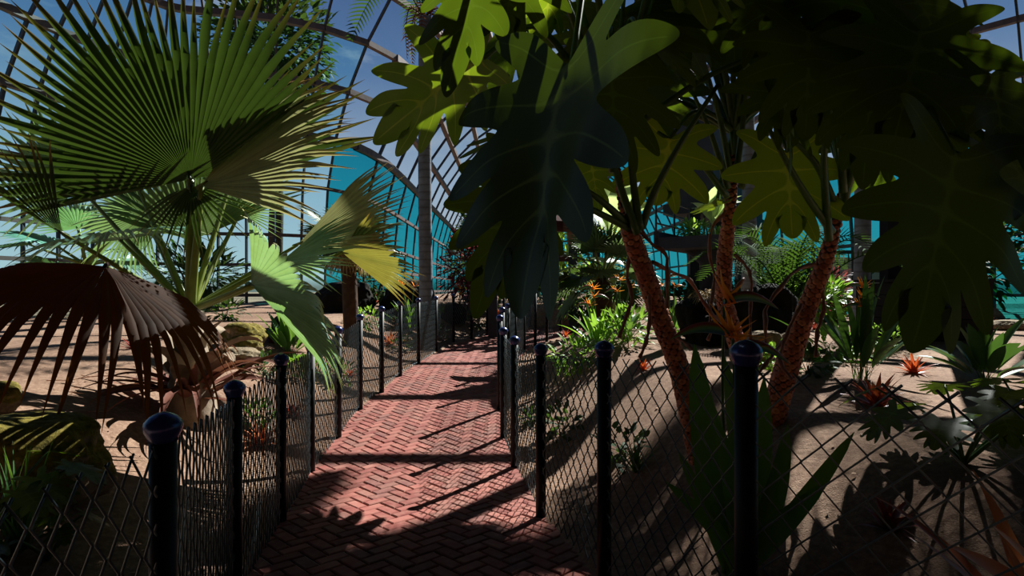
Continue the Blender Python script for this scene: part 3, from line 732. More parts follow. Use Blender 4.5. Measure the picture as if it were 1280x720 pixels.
# ------------------------------------------------------------------ the philodendrons with scaly trunks
def phil(name, label, line, widths, leaves, roots, seed, crown, ncrown, shoot=True, far=(), stalks=()):
    pts = [P(*q) for q in line]; b = V((pts[0].x, pts[0].y, ground_z(pts[0].x, pts[0].y)))
    pts[0].z = min(pts[0].z, b.z-.06); t = thing(name, b, label, 'philodendron'); r = random.Random(seed)
    N = 46; L = smooth_line(pts, N); rad = [pw(i/N, [(j/(len(line)-1), widths[j]/2*line[j][2]/FPX) for j in range(len(line))]) for i in range(N+1)]
    m = MB(); m.tube(L, [x*.9 for x in rad], 14, 0, 0, 0)
    # raised round leaf scars winding up the stem
    S = [0]
    for p, q in zip(L, L[1:]): S.append(S[-1]+(q-p).length)
    s = .02; k = 0; j = 0
    while s < S[-1]-.01:
        while S[j+1] < s: j += 1
        f = (s-S[j])/(S[j+1]-S[j]); c = L[j].lerp(L[j+1], f); R = lerp(rad[j], rad[j+1], f); d = (L[j+1]-L[j]).normalized()
        per = max(5, int(2*pi*R/.036)); x = d.orthogonal().normalized(); y = d.cross(x)
        a = k*2.39996; nrm = x*cos(a)+y*sin(a); tn = d.cross(nrm); sz = min(.025, R*.58)*r.uniform(.8, 1.15); o = c+nrm*R*.86
        vs = []; ts = []
        for q, (rr, hh) in enumerate(((1.05, -.3), (.96, .12), (.72, .36), (.35, .42))):
            for w in range(9):
                an = 2*pi*w/9; vs.append(o+(tn*cos(an)+d*sin(an)*.85)*sz*rr+nrm*sz*hh); ts.append((.0, .3, 1, .85)[q])
        vs.append(o+nrm*sz*.34); ts.append(.45)
        m.add(vs, [(q*9+w, q*9+(w+1) % 9, q*9+9+(w+1) % 9, q*9+9+w) for q in range(3) for w in range(9)]+[(27+w, 27+(w+1) % 9, 36) for w in range(9)], ts, r.random())
        s += .034/per*1.0; k += 1
    m.build('trunk', M['scaly'], t, b)
    for q in roots:
        g = MB(); rp = smooth_line([P(*z) for z in q], 22)
        e = rp[-1]; gz = ground_z(e.x, e.y)
        g.tube([p+V((.002*sin(i*1.7), .002*cos(i*1.3), 0)) for i, p in enumerate(rp)], [.011+.003*sin(i*.9) for i in range(23)], 7); g.build('aerial_root', M['root'], t, b)
    K = L[-1]
    for q in leaves:
        q = dict(q); hub = P(*q.pop('hub')); tip = P(*q.pop('tip')); hint = q.pop('hint', (0, -1, .4)); st = q.pop('start', None)
        phil_leaf(t, b, P(*st) if st else K, hub, tip, hint, q.pop('mat', M['phil']), **q)
    for i in range(ncrown):
        az = crown[0]+i*2.39996; el = lerp(1.25, .25, i/ncrown)+r.uniform(-.1, .1); d = V((cos(az)*cos(el), sin(az)*cos(el), sin(el)))
        hub = K+d*r.uniform(.75, 1.1)+V((0, 0, .12)); o = V((cos(az), sin(az), 0)); Lf = r.uniform(.55, .75)
        tip = hub+(o*r.uniform(.5, .8)+V((r.uniform(-.2, .2), r.uniform(-.2, .2), -r.uniform(.55, .95)))).normalized()*Lf
        if hub.y < 1.1 or (hub.y < 2.2 and hub.z < 1.9): continue
        if crown[1](hub): continue
        if any(850 < 640+720*w.x/w.y < 948 and 92 < 360-720*(w.z-EYE)/w.y < 215 for w in (hub, hub.lerp(tip, .5), tip) if w.y > .5): continue
        phil_leaf(t, b, K, hub, tip, o*.8+V((0, 0, .8)), M['phil_light'] if i % 5 == 2 else M['phil'], width=r.uniform(.55, .75), seed=seed*31+i, droop=r.uniform(.05, .3), fold=.1, lobdroop=r.uniform(.1, .3), arch=.05)
    for i, (h, tp) in enumerate(far):
        phil_leaf(t, b, K, V(h), V(tp), (0, 0, 1), M['phil'], 1, width=.75, seed=seed*77+i, droop=.1, fold=.1, lobdroop=.1, arch=.25, pr=.017)
    for q in stalks:
        g = MB(); sp = smooth_line([P(*z) for z in q], 14); g.tube(sp, [lerp(.024, .011, k/14) for k in range(15)], 8, 0, 0, .6); g.build('stalk', M['stalk'], t, b)
    for i in range(7 if shoot else 0):     # young upright stalks at the growing point
        g = MB(); az = i*2.4; g.tube(smooth_line([K-V((0, 0, .15)), K+V((cos(az)*.06, sin(az)*.06, .25)), K+V((cos(az)*.22, sin(az)*.22, .7))], 8), [.022, .02, .018, .016, .014, .013, .012, .011, .01], 8, 0, 0, .4)
        g.build('stalk', M['stalk'], t, b)
    return t
no = lambda h: False
lf = lambda hub, tip, **k: dict(hub=hub, tip=tip, **k)
phil('philodendron', 'philodendron with the leftmost scaly trunk, leaning left over the fence',
     [(876, 525, 3.45), (850, 465, 3.42), (826, 400, 3.38), (806, 340, 3.3), (789, 295, 3.2), (778, 250, 3.15), (772, 215, 3.1), (766, 180, 3.05)],
     [26, 25, 24, 23, 21, 12, 9, 8],
     [lf((714, 86, 1.95), (640, 402, 1.8), hint=(-1.25, -1, .1), width=.6, nl=5, seed=3, droop=.06, fold=.45, lobdroop=.25, arch=.55, cut=.4, mat=M['phil_dark']),
      lf((652, 205, 2.6), (596, 400, 2.4), hint=(.3, -1, .2), width=.42, seed=4, droop=.1, arch=.2),
      lf((605, 72, 2.5), (452, 172, 2.35), hint=(.1, .6, .75), width=.55, seed=5, mat=M['phil_light'], droop=.15, arch=.3, cut=.3),
      lf((610, -70, 2.0), (548, 112, 1.8), hint=(-.4, -.9, .1), width=.42, seed=6, droop=.1, arch=.3),
      lf((648, -60, 2.5), (628, 48, 2.4), hint=(.1, -1, .1), width=.7, seed=61, droop=.1, arch=.2),
      lf((690, -50, 2.9), (682, 58, 2.9), hint=(.2, 1, .3), width=.6, seed=7, mat=M['phil_light'], arch=.2),
      lf((762, 80, 2.4), (775, 205, 2.3), hint=(.2, -1, .3), width=.7, seed=8, arch=.3),
      lf((800, 40, 2.6), (880, 95, 2.4), hint=(.3, -.5, .8), width=.6, seed=9, arch=.25),
      lf((775, 20, 3.0), (740, 95, 2.6), hint=(-.1, -.6, .8), width=.8, seed=91, arch=.25),
      lf((736, 190, 3.3), (752, 268, 3.3), hint=(0, -1, .3), width=.5, seed=92, mat=M['phil_light'], arch=.1)],
     [[(787, 318, 3.3), (784, 345, 3.28), (790, 372, 3.25), (783, 395, 3.22), (774, 422, 3.2)],
      [(797, 283, 3.2), (815, 305, 3.2), (832, 318, 3.2), (834, 350, 3.2), (834, 385, 3.2)],
      [(815, 327, 3.3), (840, 340, 3.4), (862, 350, 3.5), (876, 372, 3.6), (890, 392, 3.6), (905, 405, 3.7)],
      [(834, 415, 3.38), (852, 425, 3.3), (872, 442, 3.2)],
      [(812, 362, 3.3), (812, 400, 3.3), (808, 425, 3.28), (800, 447, 3.3)]], 71, (0.2, lambda h: h.x < .35 and h.z < 2.6), 6, stalks=[[(797, 292, 3.12), (776, 235, 3.08), (758, 170, 3.0), (742, 90, 2.9)], [(800, 288, 3.12), (792, 230, 3.1), (786, 150, 3.0), (795, 50, 2.9)], [(802, 285, 3.15), (818, 240, 3.1), (850, 180, 3.0), (898, 105, 2.9)], [(786, 285, 3.15), (740, 262, 3.0), (690, 236, 2.8)], [(784, 280, 3.15), (750, 250, 3.0), (712, 225, 2.9)]])
phil('philodendron', 'philodendron with the upright middle scaly trunk behind the bird-of-paradise flowers',
     [(935, 500, 4.1), (927, 450, 4.08), (915, 410, 4.05), (905, 370, 4.02), (906, 320, 4.0), (912, 265, 3.95), (916, 220, 3.9), (918, 165, 3.85)],
     [21, 21, 20, 19, 18, 14, 11, 9],
     [lf((838, 172, 3.6), (818, 264, 3.5), hint=(.3, 1, .35), width=.8, nl=4, seed=13, mat=M['phil_light'], arch=.15),
      lf((985, 190, 3.4), (988, 305, 3.3), hint=(.3, 1, .35), width=.72, nl=4, seed=14, mat=M['phil_light'], arch=.2),
      lf((895, 258, 3.9), (866, 254, 3.7), hint=(.1, .5, .8), width=.5, nl=4, seed=15, mat=M['phil_light'], arch=.05),
      lf((960, 105, 3.1), (1000, 175, 2.9), hint=(.2, -1, .3), width=.8, seed=18, arch=.3),
      lf((860, -20, 3.0), (830, 70, 2.8), hint=(-.2, -1, .4), width=.8, seed=20, arch=.3)],
     [[(906, 265, 3.95), (890, 285, 3.9), (887, 315, 3.85), (893, 350, 3.8), (888, 385, 3.7), (888, 415, 3.6)],
      [(918, 318, 3.95), (932, 332, 3.9), (939, 350, 3.85), (938, 385, 3.8), (938, 425, 3.7)],
      [(930, 348, 4.0), (905, 380, 3.9), (885, 425, 3.8)]], 72, (1.0, no), 7, far=[((1.0, 5.3, 3.0), (.5, 4.9, 2.85)), ((.6, 4.9, 2.9), (.0, 4.4, 2.7)), ((.25, 4.7, 2.8), (-.35, 4.9, 2.6)), ((1.2, 6.1, 3.3), (.6, 6.4, 3.1)), ((.5, 5.6, 3.2), (-.1, 5.9, 3.0))], stalks=[[(914, 222, 3.85), (900, 150, 3.7), (878, 70, 3.5)], [(920, 220, 3.85), (930, 140, 3.7), (936, 40, 3.5)], [(926, 235, 3.85), (952, 180, 3.7), (988, 118, 3.5)], [(908, 245, 3.85), (872, 200, 3.7), (822, 165, 3.6)], [(910, 235, 3.85), (890, 170, 3.7), (868, 120, 3.6)]])
phil('philodendron', 'philodendron with the rightmost scaly trunk, leaning right under the dark hanging leaves',
     [(960, 520, 3.45), (982, 465, 3.45), (998, 415, 3.45), (1015, 370, 3.45), (1030, 330, 3.42), (1042, 290, 3.38), (1050, 255, 3.35), (1056, 225, 3.3)],
     [31, 29, 25, 21, 18, 14, 11, 9],
     [lf((1192, 195, 1.75), (1150, 445, 1.6), hint=(.15, -1, .1), width=.6, nl=5, seed=23, droop=.06, fold=.2, lobdroop=.25, arch=.4, cut=.4),
      lf((1088, 62, 2.2), (1092, 232, 2.1), hint=(0, -1, .2), width=.55, seed=24, arch=.35),
      lf((1150, 40, 2.0), (1120, 190, 1.9), hint=(-.2, -1, .3), width=.7, seed=25, arch=.3),
      lf((1010, 40, 2.4), (1015, 170, 2.3), hint=(0, -1, .3), width=.7, seed=26, arch=.3),
      lf((1050, 85, 2.3), (1125, 80, 2.1), hint=(.1, -.4, .9), width=.5, seed=27, arch=.3),
      lf((1235, 95, 1.9), (1275, 195, 1.75), hint=(.2, -1, .3), width=.75, seed=28, arch=.3),
      lf((1255, 195, 1.9), (1340, 290, 1.7), hint=(.2, -1, .2), width=.75, seed=29, arch=.3),
      lf((1130, -20, 2.4), (1200, 60, 2.2), hint=(.2, -1, .5), width=.75, seed=30, arch=.3),
      lf((1180, 44, 2.3), (1272, 60, 2.1), hint=(.1, .5, .8), width=.3, seed=301, mat=M['phil_light'], arch=.1),
      lf((1060, -30, 2.5), (1040, 75, 2.4), hint=(-.1, -1, .4), width=.8, seed=302, arch=.3),
      lf((960, -30, 2.6), (965, 70, 2.5), hint=(-.1, -1, .4), width=.8, seed=303, arch=.3),
      lf((1180, 100, 2.1), (1190, 215, 2.0), hint=(0, -1, .3), width=.8, seed=304, arch=.3),
      lf((1105, 140, 2.6), (1120, 215, 2.5), hint=(0, -1, .3), width=.9, seed=306, arch=.2)],
     [[(1018, 330, 3.4), (995, 338, 3.3), (975, 360, 3.2), (958, 385, 3.15), (957, 410, 3.1), (957, 440, 3.1)],
      [(1026, 355, 3.42), (1030, 385, 3.4), (1022, 415, 3.35), (1020, 446, 3.3)],
      [(980, 425, 3.4), (965, 445, 3.3), (945, 470, 3.2)],
      [(1002, 380, 3.35), (985, 415, 3.3), (975, 450, 3.25), (990, 475, 3.2)]], 73, (2.0, lambda h: h.y > 0 and 640+720*h.x/h.y > 1120 and 360-720*(h.z-EYE)/h.y < 130 and 360-720*(h.z-EYE)/h.y > -150), 11, stalks=[[(1046, 262, 3.3), (1020, 205, 3.2), (980, 165, 3.1)], [(1040, 290, 3.3), (1002, 235, 3.15), (955, 150, 3.0)], [(1054, 240, 3.25), (1051, 150, 3.1), (1044, 50, 2.9)], [(1060, 232, 3.25), (1076, 180, 3.1), (1112, 100, 2.9)], [(1036, 300, 3.3), (1030, 200, 3.1), (1040, 120, 2.9)]])
# more tall palms; the last is out of sight, added for its shade
def shade_palm(label, x, y, H, n, seed, crown_r=2.3):
    b = on_ground(x, y); r = random.Random(seed); t = thing('tall_palm', b, label, 'palm', 'slim tall palms of the right bed'); m = MB()
    m.tube(smooth_line([b+V((0, 0, -.15)), b+V((.03, 0, H*.3)), b+V((-.03, .02, H*.7)), b+V((0, 0, H))], 20), [pw(i/20, [(0, .15), (.1, .12), (1, .1)]) for i in range(21)], 14); m.build('trunk', M['trunk'], t, b)
    top = b+V((0, 0, H))
    for i in range(n):
        m = MB(); az = i*2.39996; el = lerp(1.2, -.15, i/n); d = V((cos(az)*cos(el), sin(az)*cos(el), sin(el))); e = V((cos(az), sin(az), 0)); L = crown_r*r.uniform(.9, 1.1)
        frond(m, [top, top+d*L*.4+V((0, 0, .15)), top+d*L*.75+e*L*.1, top+d*L*.9+e*L*.3-V((0, 0, .45))], .62, 40, .06, seed*30+i, .5, .2); m.build('frond', M['pinnate'], t, b)
shade_palm('slim tall palm trunk glimpsed between the leaves above the middle scaly trunk', 4.05, 9.9, 6.9, 9, 51, 1.5)
shade_palm('slim tall palm trunk behind the rightmost scaly trunk', 5.45, 9.0, 7.4, 8, 52, 1.5)
shade_palm('added slim tall palm, unseen beyond the black planter, casting shade at right', 6.0, 8.0, 6.3, 15, 53, 2.0)  # hidden palm added to throw shade on the right bed

# ------------------------------------------------------------------ rocks
rock('boulder', G(38, 612), (.36, .26, .30), M['rock_moss'], 1, 'big mossy boulder at the bottom left edge behind the chain-link fence')
rock('boulder', G(-12, 512), (.14, .16, .14), M['rock_moss'], 2, 'small mossy rock half cut off by the left edge of the photo')
gp = G(298, 452)
rock('boulder', gp, (.25, .2, .13), M['rock_tan'], 3, 'flat tan rock lowest of the pile right of the big palm', 'rock pile')
rock('boulder', gp+V((.0, .22, .10)), (.18, .17, .14), M['rock_moss'], 4, 'rounded rock in the middle of the pile right of the big palm', 'rock pile')
rock('boulder', gp+V((-.12, .36, .2)), (.27, .2, .17), M['rock_moss'], 5, 'mossy slab on top of the rock pile right of the big palm', 'rock pile')
rock('boulder', G(372, 418), (.34, .3, .28), M['rock_black'], 6, 'dark boulder behind the green strap-leaved clump left of the path')
bk = G(876, 428)
rock('boulder', bk, (.32, .3, .48), M['rock_black'], 7, 'black boulder capped with dry straw beside the orange bird-of-paradise flowers', None, .65, 1.1, .55)
rock('boulder', on_ground(2.95, 6.7), (.46, .36, .66), M['rock_black'], 8, 'largest black boulder between the middle and right scaly trunks', None, .75, .4, .5)
rock('boulder', on_ground(2.62, 6.0), (.19, .15, .2), M['rock_tan'], 9, 'tan rock in front of the largest black boulder')
rock('boulder', on_ground(2.95, 6.05), (.18, .14, .18), M['rock_tan'], 10, 'tan rock touching the foot of the rightmost scaly trunk')
rock('boulder', G(1012, 448), (.09, .09, .08), M['rock_tan'], 11, 'small pale stone just right of the rightmost scaly trunk')
rock('boulder', G(940, 455), (.2, .16, .16), M['rock_moss'], 12, 'mossy stone directly behind the nearest right fence post')
rock('boulder', on_ground(.95, 15.2), (.75, .5, .45), M['rock_tan'], 13, 'long tan rock ledge below the far pergola')
rock('boulder', G(1225, 400), (.4, .3, .22), M['rock_tan'], 14, 'pale rock on the sunny sand at the far right')
rock('boulder', G(1262, 412), (.3, .25, .12), M['rock_tan'], 15, 'flat pale rock at the right edge beyond the leafy clump')
rock('boulder', on_ground(-2.3, 12.8), (.6, .5, .6), M['rock_black'], 16, 'dark rock outcrop left of the grey palm trunk under the yellow leaf tips')
rock('boulder', on_ground(-3.6, 12.5), (.7, .5, .5), M['rock_black'], 17, 'dark rock under the small fan palm left of the path')
rock('boulder', G(567, 402), (.3, .3, .34), M['rock_black'], 18, 'dark rock behind the left fence right of the grey trunk')
m = MB()
r = random.Random(3)
for i in range(260):
    a = r.uniform(0, 6.28); q = bk+V((cos(a)*r.uniform(0, .16)+.06, sin(a)*.14, .60+r.uniform(-.05, .06)))
    strap(m, q, a, r.uniform(-.6, .5), r.uniform(.1, .22), .012, 1.6, 4, r.random(), .1, 'taper')
tag(m.build('straw_tuft', M['straw'], None, bk), 'dry straw tuft lying on top of the black boulder', 'straw')

# ------------------------------------------------------------------ bromeliads
PX = lambda base, px: px*base.y/FPX         # size in metres of a length in pixels at that distance
def brom(base, px, label, mat='brom', seed=1, n=24, group='red bromeliads in the beds', e1=1.4, W=.22, curl=.9, L=None):
    L = L or PX(base, px)*1.25; m = MB(); rosette(m, base-V((0, 0, .02)), n, L, L*W, seed, .3, e1, curl, .3, 'taper')
    return tag(m.build('bromeliad', M[mat], None, base), label, 'bromeliad', group)
BL = [(1096, 508, 40, 'brom', 'orange-red bromeliad on open sand nearest behind the right fence'),
      (1142, 466, 24, 'brom', 'small orange bromeliad beside the planter on pale sand, under the hanging leaf tip'),
      (1112, 660, 40, 'brom_dark', 'dark red bromeliad in deep shade behind the wire at the lower right'),
      (804, 462, 17, 'brom', 'small orange bromeliad at the left side of the first scaly trunk'),
      (168, 436, 20, 'brom_dark', 'spiky dark red bromeliad on bare soil left of the big palm'),
      (467, 379, 15, 'brom', 'orange-red bromeliad on the sunny soil above the left fence posts'),
      (488, 432, 20, 'brom_pale', 'pale orange bromeliad between fence posts below the strelitzia leaves'),
      (494, 405, 10, 'brom_dark', 'little brown bromeliad just above the pale orange one'),
      (326, 556, 34, 'brom_pale', 'salmon bromeliad behind the left fence beside bright green leaves'),
      (341, 428, 16, 'brom_dark', 'red bromeliad between the rock pile and the green clump'),
      (365, 520, 22, 'brom_dark', 'dark red bromeliad behind the third left fence post'),
      (438, 470, 14, 'brom', 'thin red bromeliad behind the left fence where the path narrows'),
      (707, 421, 11, 'brom', 'tiny orange bromeliad left of the bright strelitzia behind the right fence'),
      (622, 392, 9, 'brom', 'tiny red bromeliad far off where the path bends'),
      (672, 396, 9, 'brom_dark', 'tiny dark bromeliad past the far right fence'),
      (1018, 412, 11, 'brom_dark', 'small red bromeliad in the shade right of the black boulder'),
      (1236, 406, 14, 'brom_pale', 'pale pink bromeliad on the far sunny sand at right'),
      (700, 398, 10, 'brom', 'small red bromeliad at the foot of the pergola post')]
for i, (x, y, s, mt, lb) in enumerate(BL): brom(G(x, y), s, lb, mt, 10+i, 26 if s > 15 else 18)
b = on_ground(1.52, 1.62)
m = MB(); rosette(m, b, 14, .62, .085, 77, .5, 1.3, 1.1, .3, 'taper')
def blade(m, base, tip, W, arch=.1, rnd=.5, hint=(0, -1, .5), fold=.25, n=10, prof='paddle'):
    base = V(base); tip = V(tip); F = frame(base, tip, hint); L = (tip-base).length; vs = []; ts = []
    for i in range(n+1):
        t = i/n; w = W*(sin(pi*clamp(t*.9+.08))**.7 if prof == 'paddle' else (1-t**2.2)*.9+.02)
        if i == n: w = W*.02
        p = V((0, L*t, arch*L*sin(pi*t)))
        for e in (-.5, 0, .5): vs.append(base+F @ (p+V((e*w, 0, fold*abs(e)*w)))); ts.append(t if e == 0 else t*.9)
    m.add(vs, [(i*3+c, i*3+c+1, (i+1)*3+c+1, (i+1)*3+c) for i in range(n) for c in (0, 1)], ts, rnd)
blade(m, b+V((-.05, 0, .1)), P(1183, 680, 1.5), .12, .12, .9, (0, -.6, .8), prof='taper')
blade(m, b+V((0, 0, .1)), P(1238, 655, 1.5), .09, .10, .8, (0, -.6, .8), prof='taper')
tag(m.build('bromeliad', M['brom_pale'], None, b), 'large salmon bromeliad cut off by the bottom right corner', 'bromeliad', 'red bromeliads in the beds')

# ------------------------------------------------------------------ bird-of-paradise clumps
def strel(base, label, n, L, W, flowers, seed, mat='strel', e0=.75, curl=.6):
    t = thing('bird_of_paradise', base, label, 'flowering plant', 'bird-of-paradise clumps'); m = MB()
    rosette(m, base-V((0, 0, .03)), n, L, W, seed, e0, 1.5, curl, .3, 'paddle', .25, .05*L)
    m.build('foliage', M[mat], t, base)
    for i, (x, y, d, dv, s) in enumerate(flowers): flower(t, base, base, P(x, y, base.y-.02*i), dv, s*base.y/d, seed*9+i, .009)
    return t
b = on_ground(.93, 2.42); d = b.y
t = thing('bird_of_paradise', b, 'near bird-of-paradise with three orange flowers behind the closest right fence post', 'flowering plant', 'bird-of-paradise clumps')
m = MB()
for i, (x, y, dd, W, a, ht) in enumerate([(868, 430, 2.5, .13, .08, (-.5, -1, .2)), (905, 445, 2.3, .12, .05, (.3, -1, .1)), (955, 470, 2.45, .12, .06, (.2, -1, .3)), (985, 530, 2.3, .11, .10, (.3, -1, .6)), (1068, 540, 2.35, .07, .10, (.2, -.7, .8)), (1034, 603, 2.2, .09, .16, (.2, -.6, .8)), (846, 560, 2.4, .06, .12, (-.3, -.7, .8)), (876, 475, 2.65, .12, .05, (-.2, -1, .3)), (830, 600, 2.3, .07, .2, (-.3, -.6, .8)), (940, 440, 2.7, .11, .05, (.0, -1, .3)), (895, 520, 2.2, .09, .1, (-.1, -1, .4))]):
    blade(m, b+V((.03*sin(i*2), .03*cos(i*2), 0)), P(x, y, dd), W, a, (i*.37) % 1, ht)
m.build('foliage', M['strel'], t, b)
flower(t, b, b, P(905, 383, 2.3), (1, .1, .12), .20, 1); flower(t, b, b, P(916, 424, 2.25), (-1, .1, .16), .21, 2); flower(t, b, b, P(920, 438, 2.3), (1, .0, -.1), .19, 3)
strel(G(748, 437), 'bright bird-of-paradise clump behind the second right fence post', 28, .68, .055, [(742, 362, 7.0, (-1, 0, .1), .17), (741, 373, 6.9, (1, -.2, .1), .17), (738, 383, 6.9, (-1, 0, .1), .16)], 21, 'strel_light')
strel(G(779, 428), 'bird-of-paradise clump just left of the first scaly trunk', 14, .6, .07, [(775, 351, 7.6, (-1, 0, .1), .15), (771, 365, 7.5, (-1, 0, 0), .15), (787, 360, 7.6, (1, 0, 0), .15)], 22)
strel(G(841, 420), 'bird-of-paradise clump between the first and middle scaly trunks', 14, .62, .07, [(843, 360, 8.3, (1, 0, .1), .16), (836, 347, 8.4, (1, 0, .2), .16), (827, 358, 8.3, (-1, 0, 0), .14)], 23)
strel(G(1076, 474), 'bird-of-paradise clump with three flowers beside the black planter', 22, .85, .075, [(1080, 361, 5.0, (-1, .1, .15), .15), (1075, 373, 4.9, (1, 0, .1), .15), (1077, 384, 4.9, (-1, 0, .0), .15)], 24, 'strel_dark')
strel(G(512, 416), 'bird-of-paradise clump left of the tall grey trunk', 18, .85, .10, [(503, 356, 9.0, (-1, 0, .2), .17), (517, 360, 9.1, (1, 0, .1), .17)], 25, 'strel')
strel(G(578, 406), 'bird-of-paradise behind the left fence at the far bend', 9, .5, .06, [(575, 361, 12.3, (-1, 0, .2), .2), (574, 369, 12.2, (1, 0, .1), .2)], 26)
strel(G(1056, 396), 'bird-of-paradise with one orange bloom in front of the white wall', 10, .55, .07, [(1056, 354, 10.5, (1, 0, .2), .18)], 27)
strel(G(362, 446), 'green strap-leaved clump without flowers behind the left fence', 24, .72, .10, [], 28, 'strel')
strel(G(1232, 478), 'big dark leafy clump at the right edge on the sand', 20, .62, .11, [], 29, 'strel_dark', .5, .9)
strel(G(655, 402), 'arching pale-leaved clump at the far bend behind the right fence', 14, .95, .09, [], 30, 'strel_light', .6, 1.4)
strel(G(556, 398), 'low strappy clump right of the grey trunk', 14, .5, .05, [], 35, 'grassy')

# ------------------------------------------------------------------ ferns, ground cover, shrubs
def lowplant(base, label, rad, n, L, W, seed, mat='grassy', h=None, kind='leafy_plant', cat='plant', group=None):
    m = MB(); h = h or rad*.7; c = base+V((0, 0, h*.75)); r = random.Random(seed)
    stems(m, base, [c+V((r.uniform(-1, 1)*rad*.8, r.uniform(-1, 1)*rad*.8, r.uniform(-.2, .8)*h)) for i in range(9)], max(.004, rad*.02), seed)
    leafy(m, c, (rad, rad, h), n, L, W, seed, .5)
    return tag(m.build(kind, M[mat], None, base), label, cat, group)
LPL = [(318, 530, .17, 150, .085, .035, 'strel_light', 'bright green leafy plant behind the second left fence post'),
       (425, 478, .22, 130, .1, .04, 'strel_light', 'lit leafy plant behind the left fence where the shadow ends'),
       (378, 470, .2, 120, .1, .04, 'grassy', 'ferny green plant at the foot of the flowerless strap-leaved clump'),
       (330, 470, .18, 100, .1, .045, 'shrub', 'dark low plant between the rock pile and fence'),
       (722, 462, .3, 190, .12, .055, 'grassy', 'leafy clump behind the right fence between two posts near the path'),
       (700, 545, .2, 90, .11, .06, 'shrub', 'round-leaved green plant against the right fence mesh'),
       (665, 530, .10, 30, .09, .06, 'shrub', 'small dull plant in the mesh beside the fourth right post'),
       (785, 428, .35, 170, .14, .05, 'grassy', 'ground cover under the clump left of the first scaly trunk'),
       (1045, 452, .26, 140, .11, .045, 'strel_light', 'bright ferny plant left of the clump by the black planter'),
       (1112, 440, .24, 130, .1, .035, 'grassy', 'ferny plant right of the clump by the black planter'),
       (1010, 468, .16, 70, .1, .055, 'shrub', 'round-leaved dark plant right of the rightmost scaly trunk'),
       (962, 462, .18, 90, .09, .04, 'grassy', 'low plant between the middle and rightmost scaly trunks'),
       (282, 400, .3, 150, .14, .055, 'shrub', 'dark bush above the mossy rock pile'),
       (455, 410, .32, 170, .12, .045, 'grassy', 'ground cover behind the left fence below the small fan palm'),
       (545, 425, .28, 150, .12, .045, 'shrub', 'dark ground cover right of the grey trunk base'),
       (500, 440, .2, 100, .1, .04, 'shrub', 'dark ground cover in front of the grey trunk'),
       (590, 408, .35, 170, .14, .05, 'shrub', 'dark low bush behind the left fence at the bend'),
       (690, 400, .3, 150, .14, .05, 'grassy', 'low green plant beyond the far right fence'),
       (640, 408, .25, 120, .13, .05, 'shrub', 'low plant in the far bed below the hanging leaf tip'),
       (860, 418, .22, 110, .1, .04, 'grassy', 'low plant at the foot of the straw-capped boulder'),
       (1150, 395, .3, 130, .13, .045, 'shrub', 'dark plant behind the black planter')]
for i, (x, y, rad, n, L, W, mt, lb) in enumerate(LPL): lowplant(G(x, y), lb, rad, n, L, W, 200+i, mt)
def split_plant(base, label, n, pl, L, seed, mat='phil', az0=0., arc=6.28, width=.7):
    t = thing('split_leaf_plant', base, label, 'plant'); r = random.Random(seed)
    for i in range(n):
        az = az0+arc*(i+.5)/n+r.uniform(-.2, .2); o = V((cos(az), sin(az), 0)); hub = base+o*pl*r.uniform(.6, 1)+V((0, 0, pl*r.uniform(.5, 1.1)))
        phil_leaf(t, base, base, hub, hub+o*L*.8+V((0, 0, -L*r.uniform(.2, .6))), o*.5+V((0, 0, 1)), M[mat], 1, .006, .03, width=width, seed=seed+i, droop=.15, lobdroop=.15)
split_plant(G(1205, 580), 'young split-leaf plant on long stalks in half shade behind the right fence', 9, .36, .2, 300)
split_plant(G(-20, 680), 'split-leaf plant in the bottom left corner behind the fence', 6, .34, .19, 320, az0=-.6, arc=2.6)
split_plant(G(60, 700), 'low split-leaf plant in front of the big mossy boulder', 4, .2, .13, 340)
split_plant(G(1290, 560), 'split-leaf plant cut off by the right edge of the photo', 6, .3, .22, 360)
m = MB(); b = G(20, 690); rosette(m, b, 40, .5, .016, 91, .7, 1.5, .7, .2, 'taper', 0, .03); tag(m.build('grass_clump', M['strel'], None, b), 'upright grassy tuft in the bottom left corner', 'grass')
m = MB(); b = G(795, 590); rosette(m, b, 44, .27, .014, 92, .5, 1.5, .6, .2, 'taper', 0, .02); tag(m.build('grass_clump', M['strel'], None, b), 'small grassy tuft behind the right fence mesh', 'grass')
lowplant(G(782, 585)+V((0, .1, 0)), 'shaded low plant behind the small grassy tuft', .19, 70, .1, .05, 240, 'shrub')
def shrub(base, label, rx, h, n, L, W, seed, mat='shrub', z=.55):
    m = MB(); c = base+V((0, 0, h*z)); r = random.Random(seed); t = thing('shrub', base, label, 'shrub')
    leafy(m, c, (rx, rx*.8, h*.5), n, L, W, seed, .4, .3); m.build('foliage', M[mat], t, base)
    k = MB(); stems(k, base, [c+V((r.uniform(-1, 1)*rx*.6, r.uniform(-1, 1)*rx*.5, r.uniform(-.2, .4)*h)) for i in range(8)], .025, seed); k.build('stem', M['bark'], t, base)
shrub(on_ground(-1.15, 14.9), 'dark red-leaved shrub right of the grey trunk against the teal glass', .75, 2.0, 650, .26, .08, 401, 'shrub_red')
shrub(on_ground(-.95, 15.6), 'slender dark tree right of the grey trunk', .45, 3.4, 420, .28, .1, 420)
shrub(on_ground(-.75, 17.2), 'dark bush behind the hanging leaf tip at the far bend', 1.2, 2.3, 800, .28, .12, 402)
shrub(on_ground(.4, 18.6), 'dark bush under the far pergola', 1.3, 1.5, 700, .28, .12, 403)
shrub(on_ground(5.2, 15.6), 'dark bush under the raised walkway left of the middle scaly trunk', 1.3, 1.1, 800, .28, .12, 404)
shrub(on_ground(6.4, 13.8), 'dark bush in the shade right of the middle scaly trunk', 1.2, 1.1, 700, .25, .1, 405)
shrub(on_ground(5.8, 10.9), 'olive bush in front of the white wall', .6, .75, 520, .24, .08, 406, 'grassy')
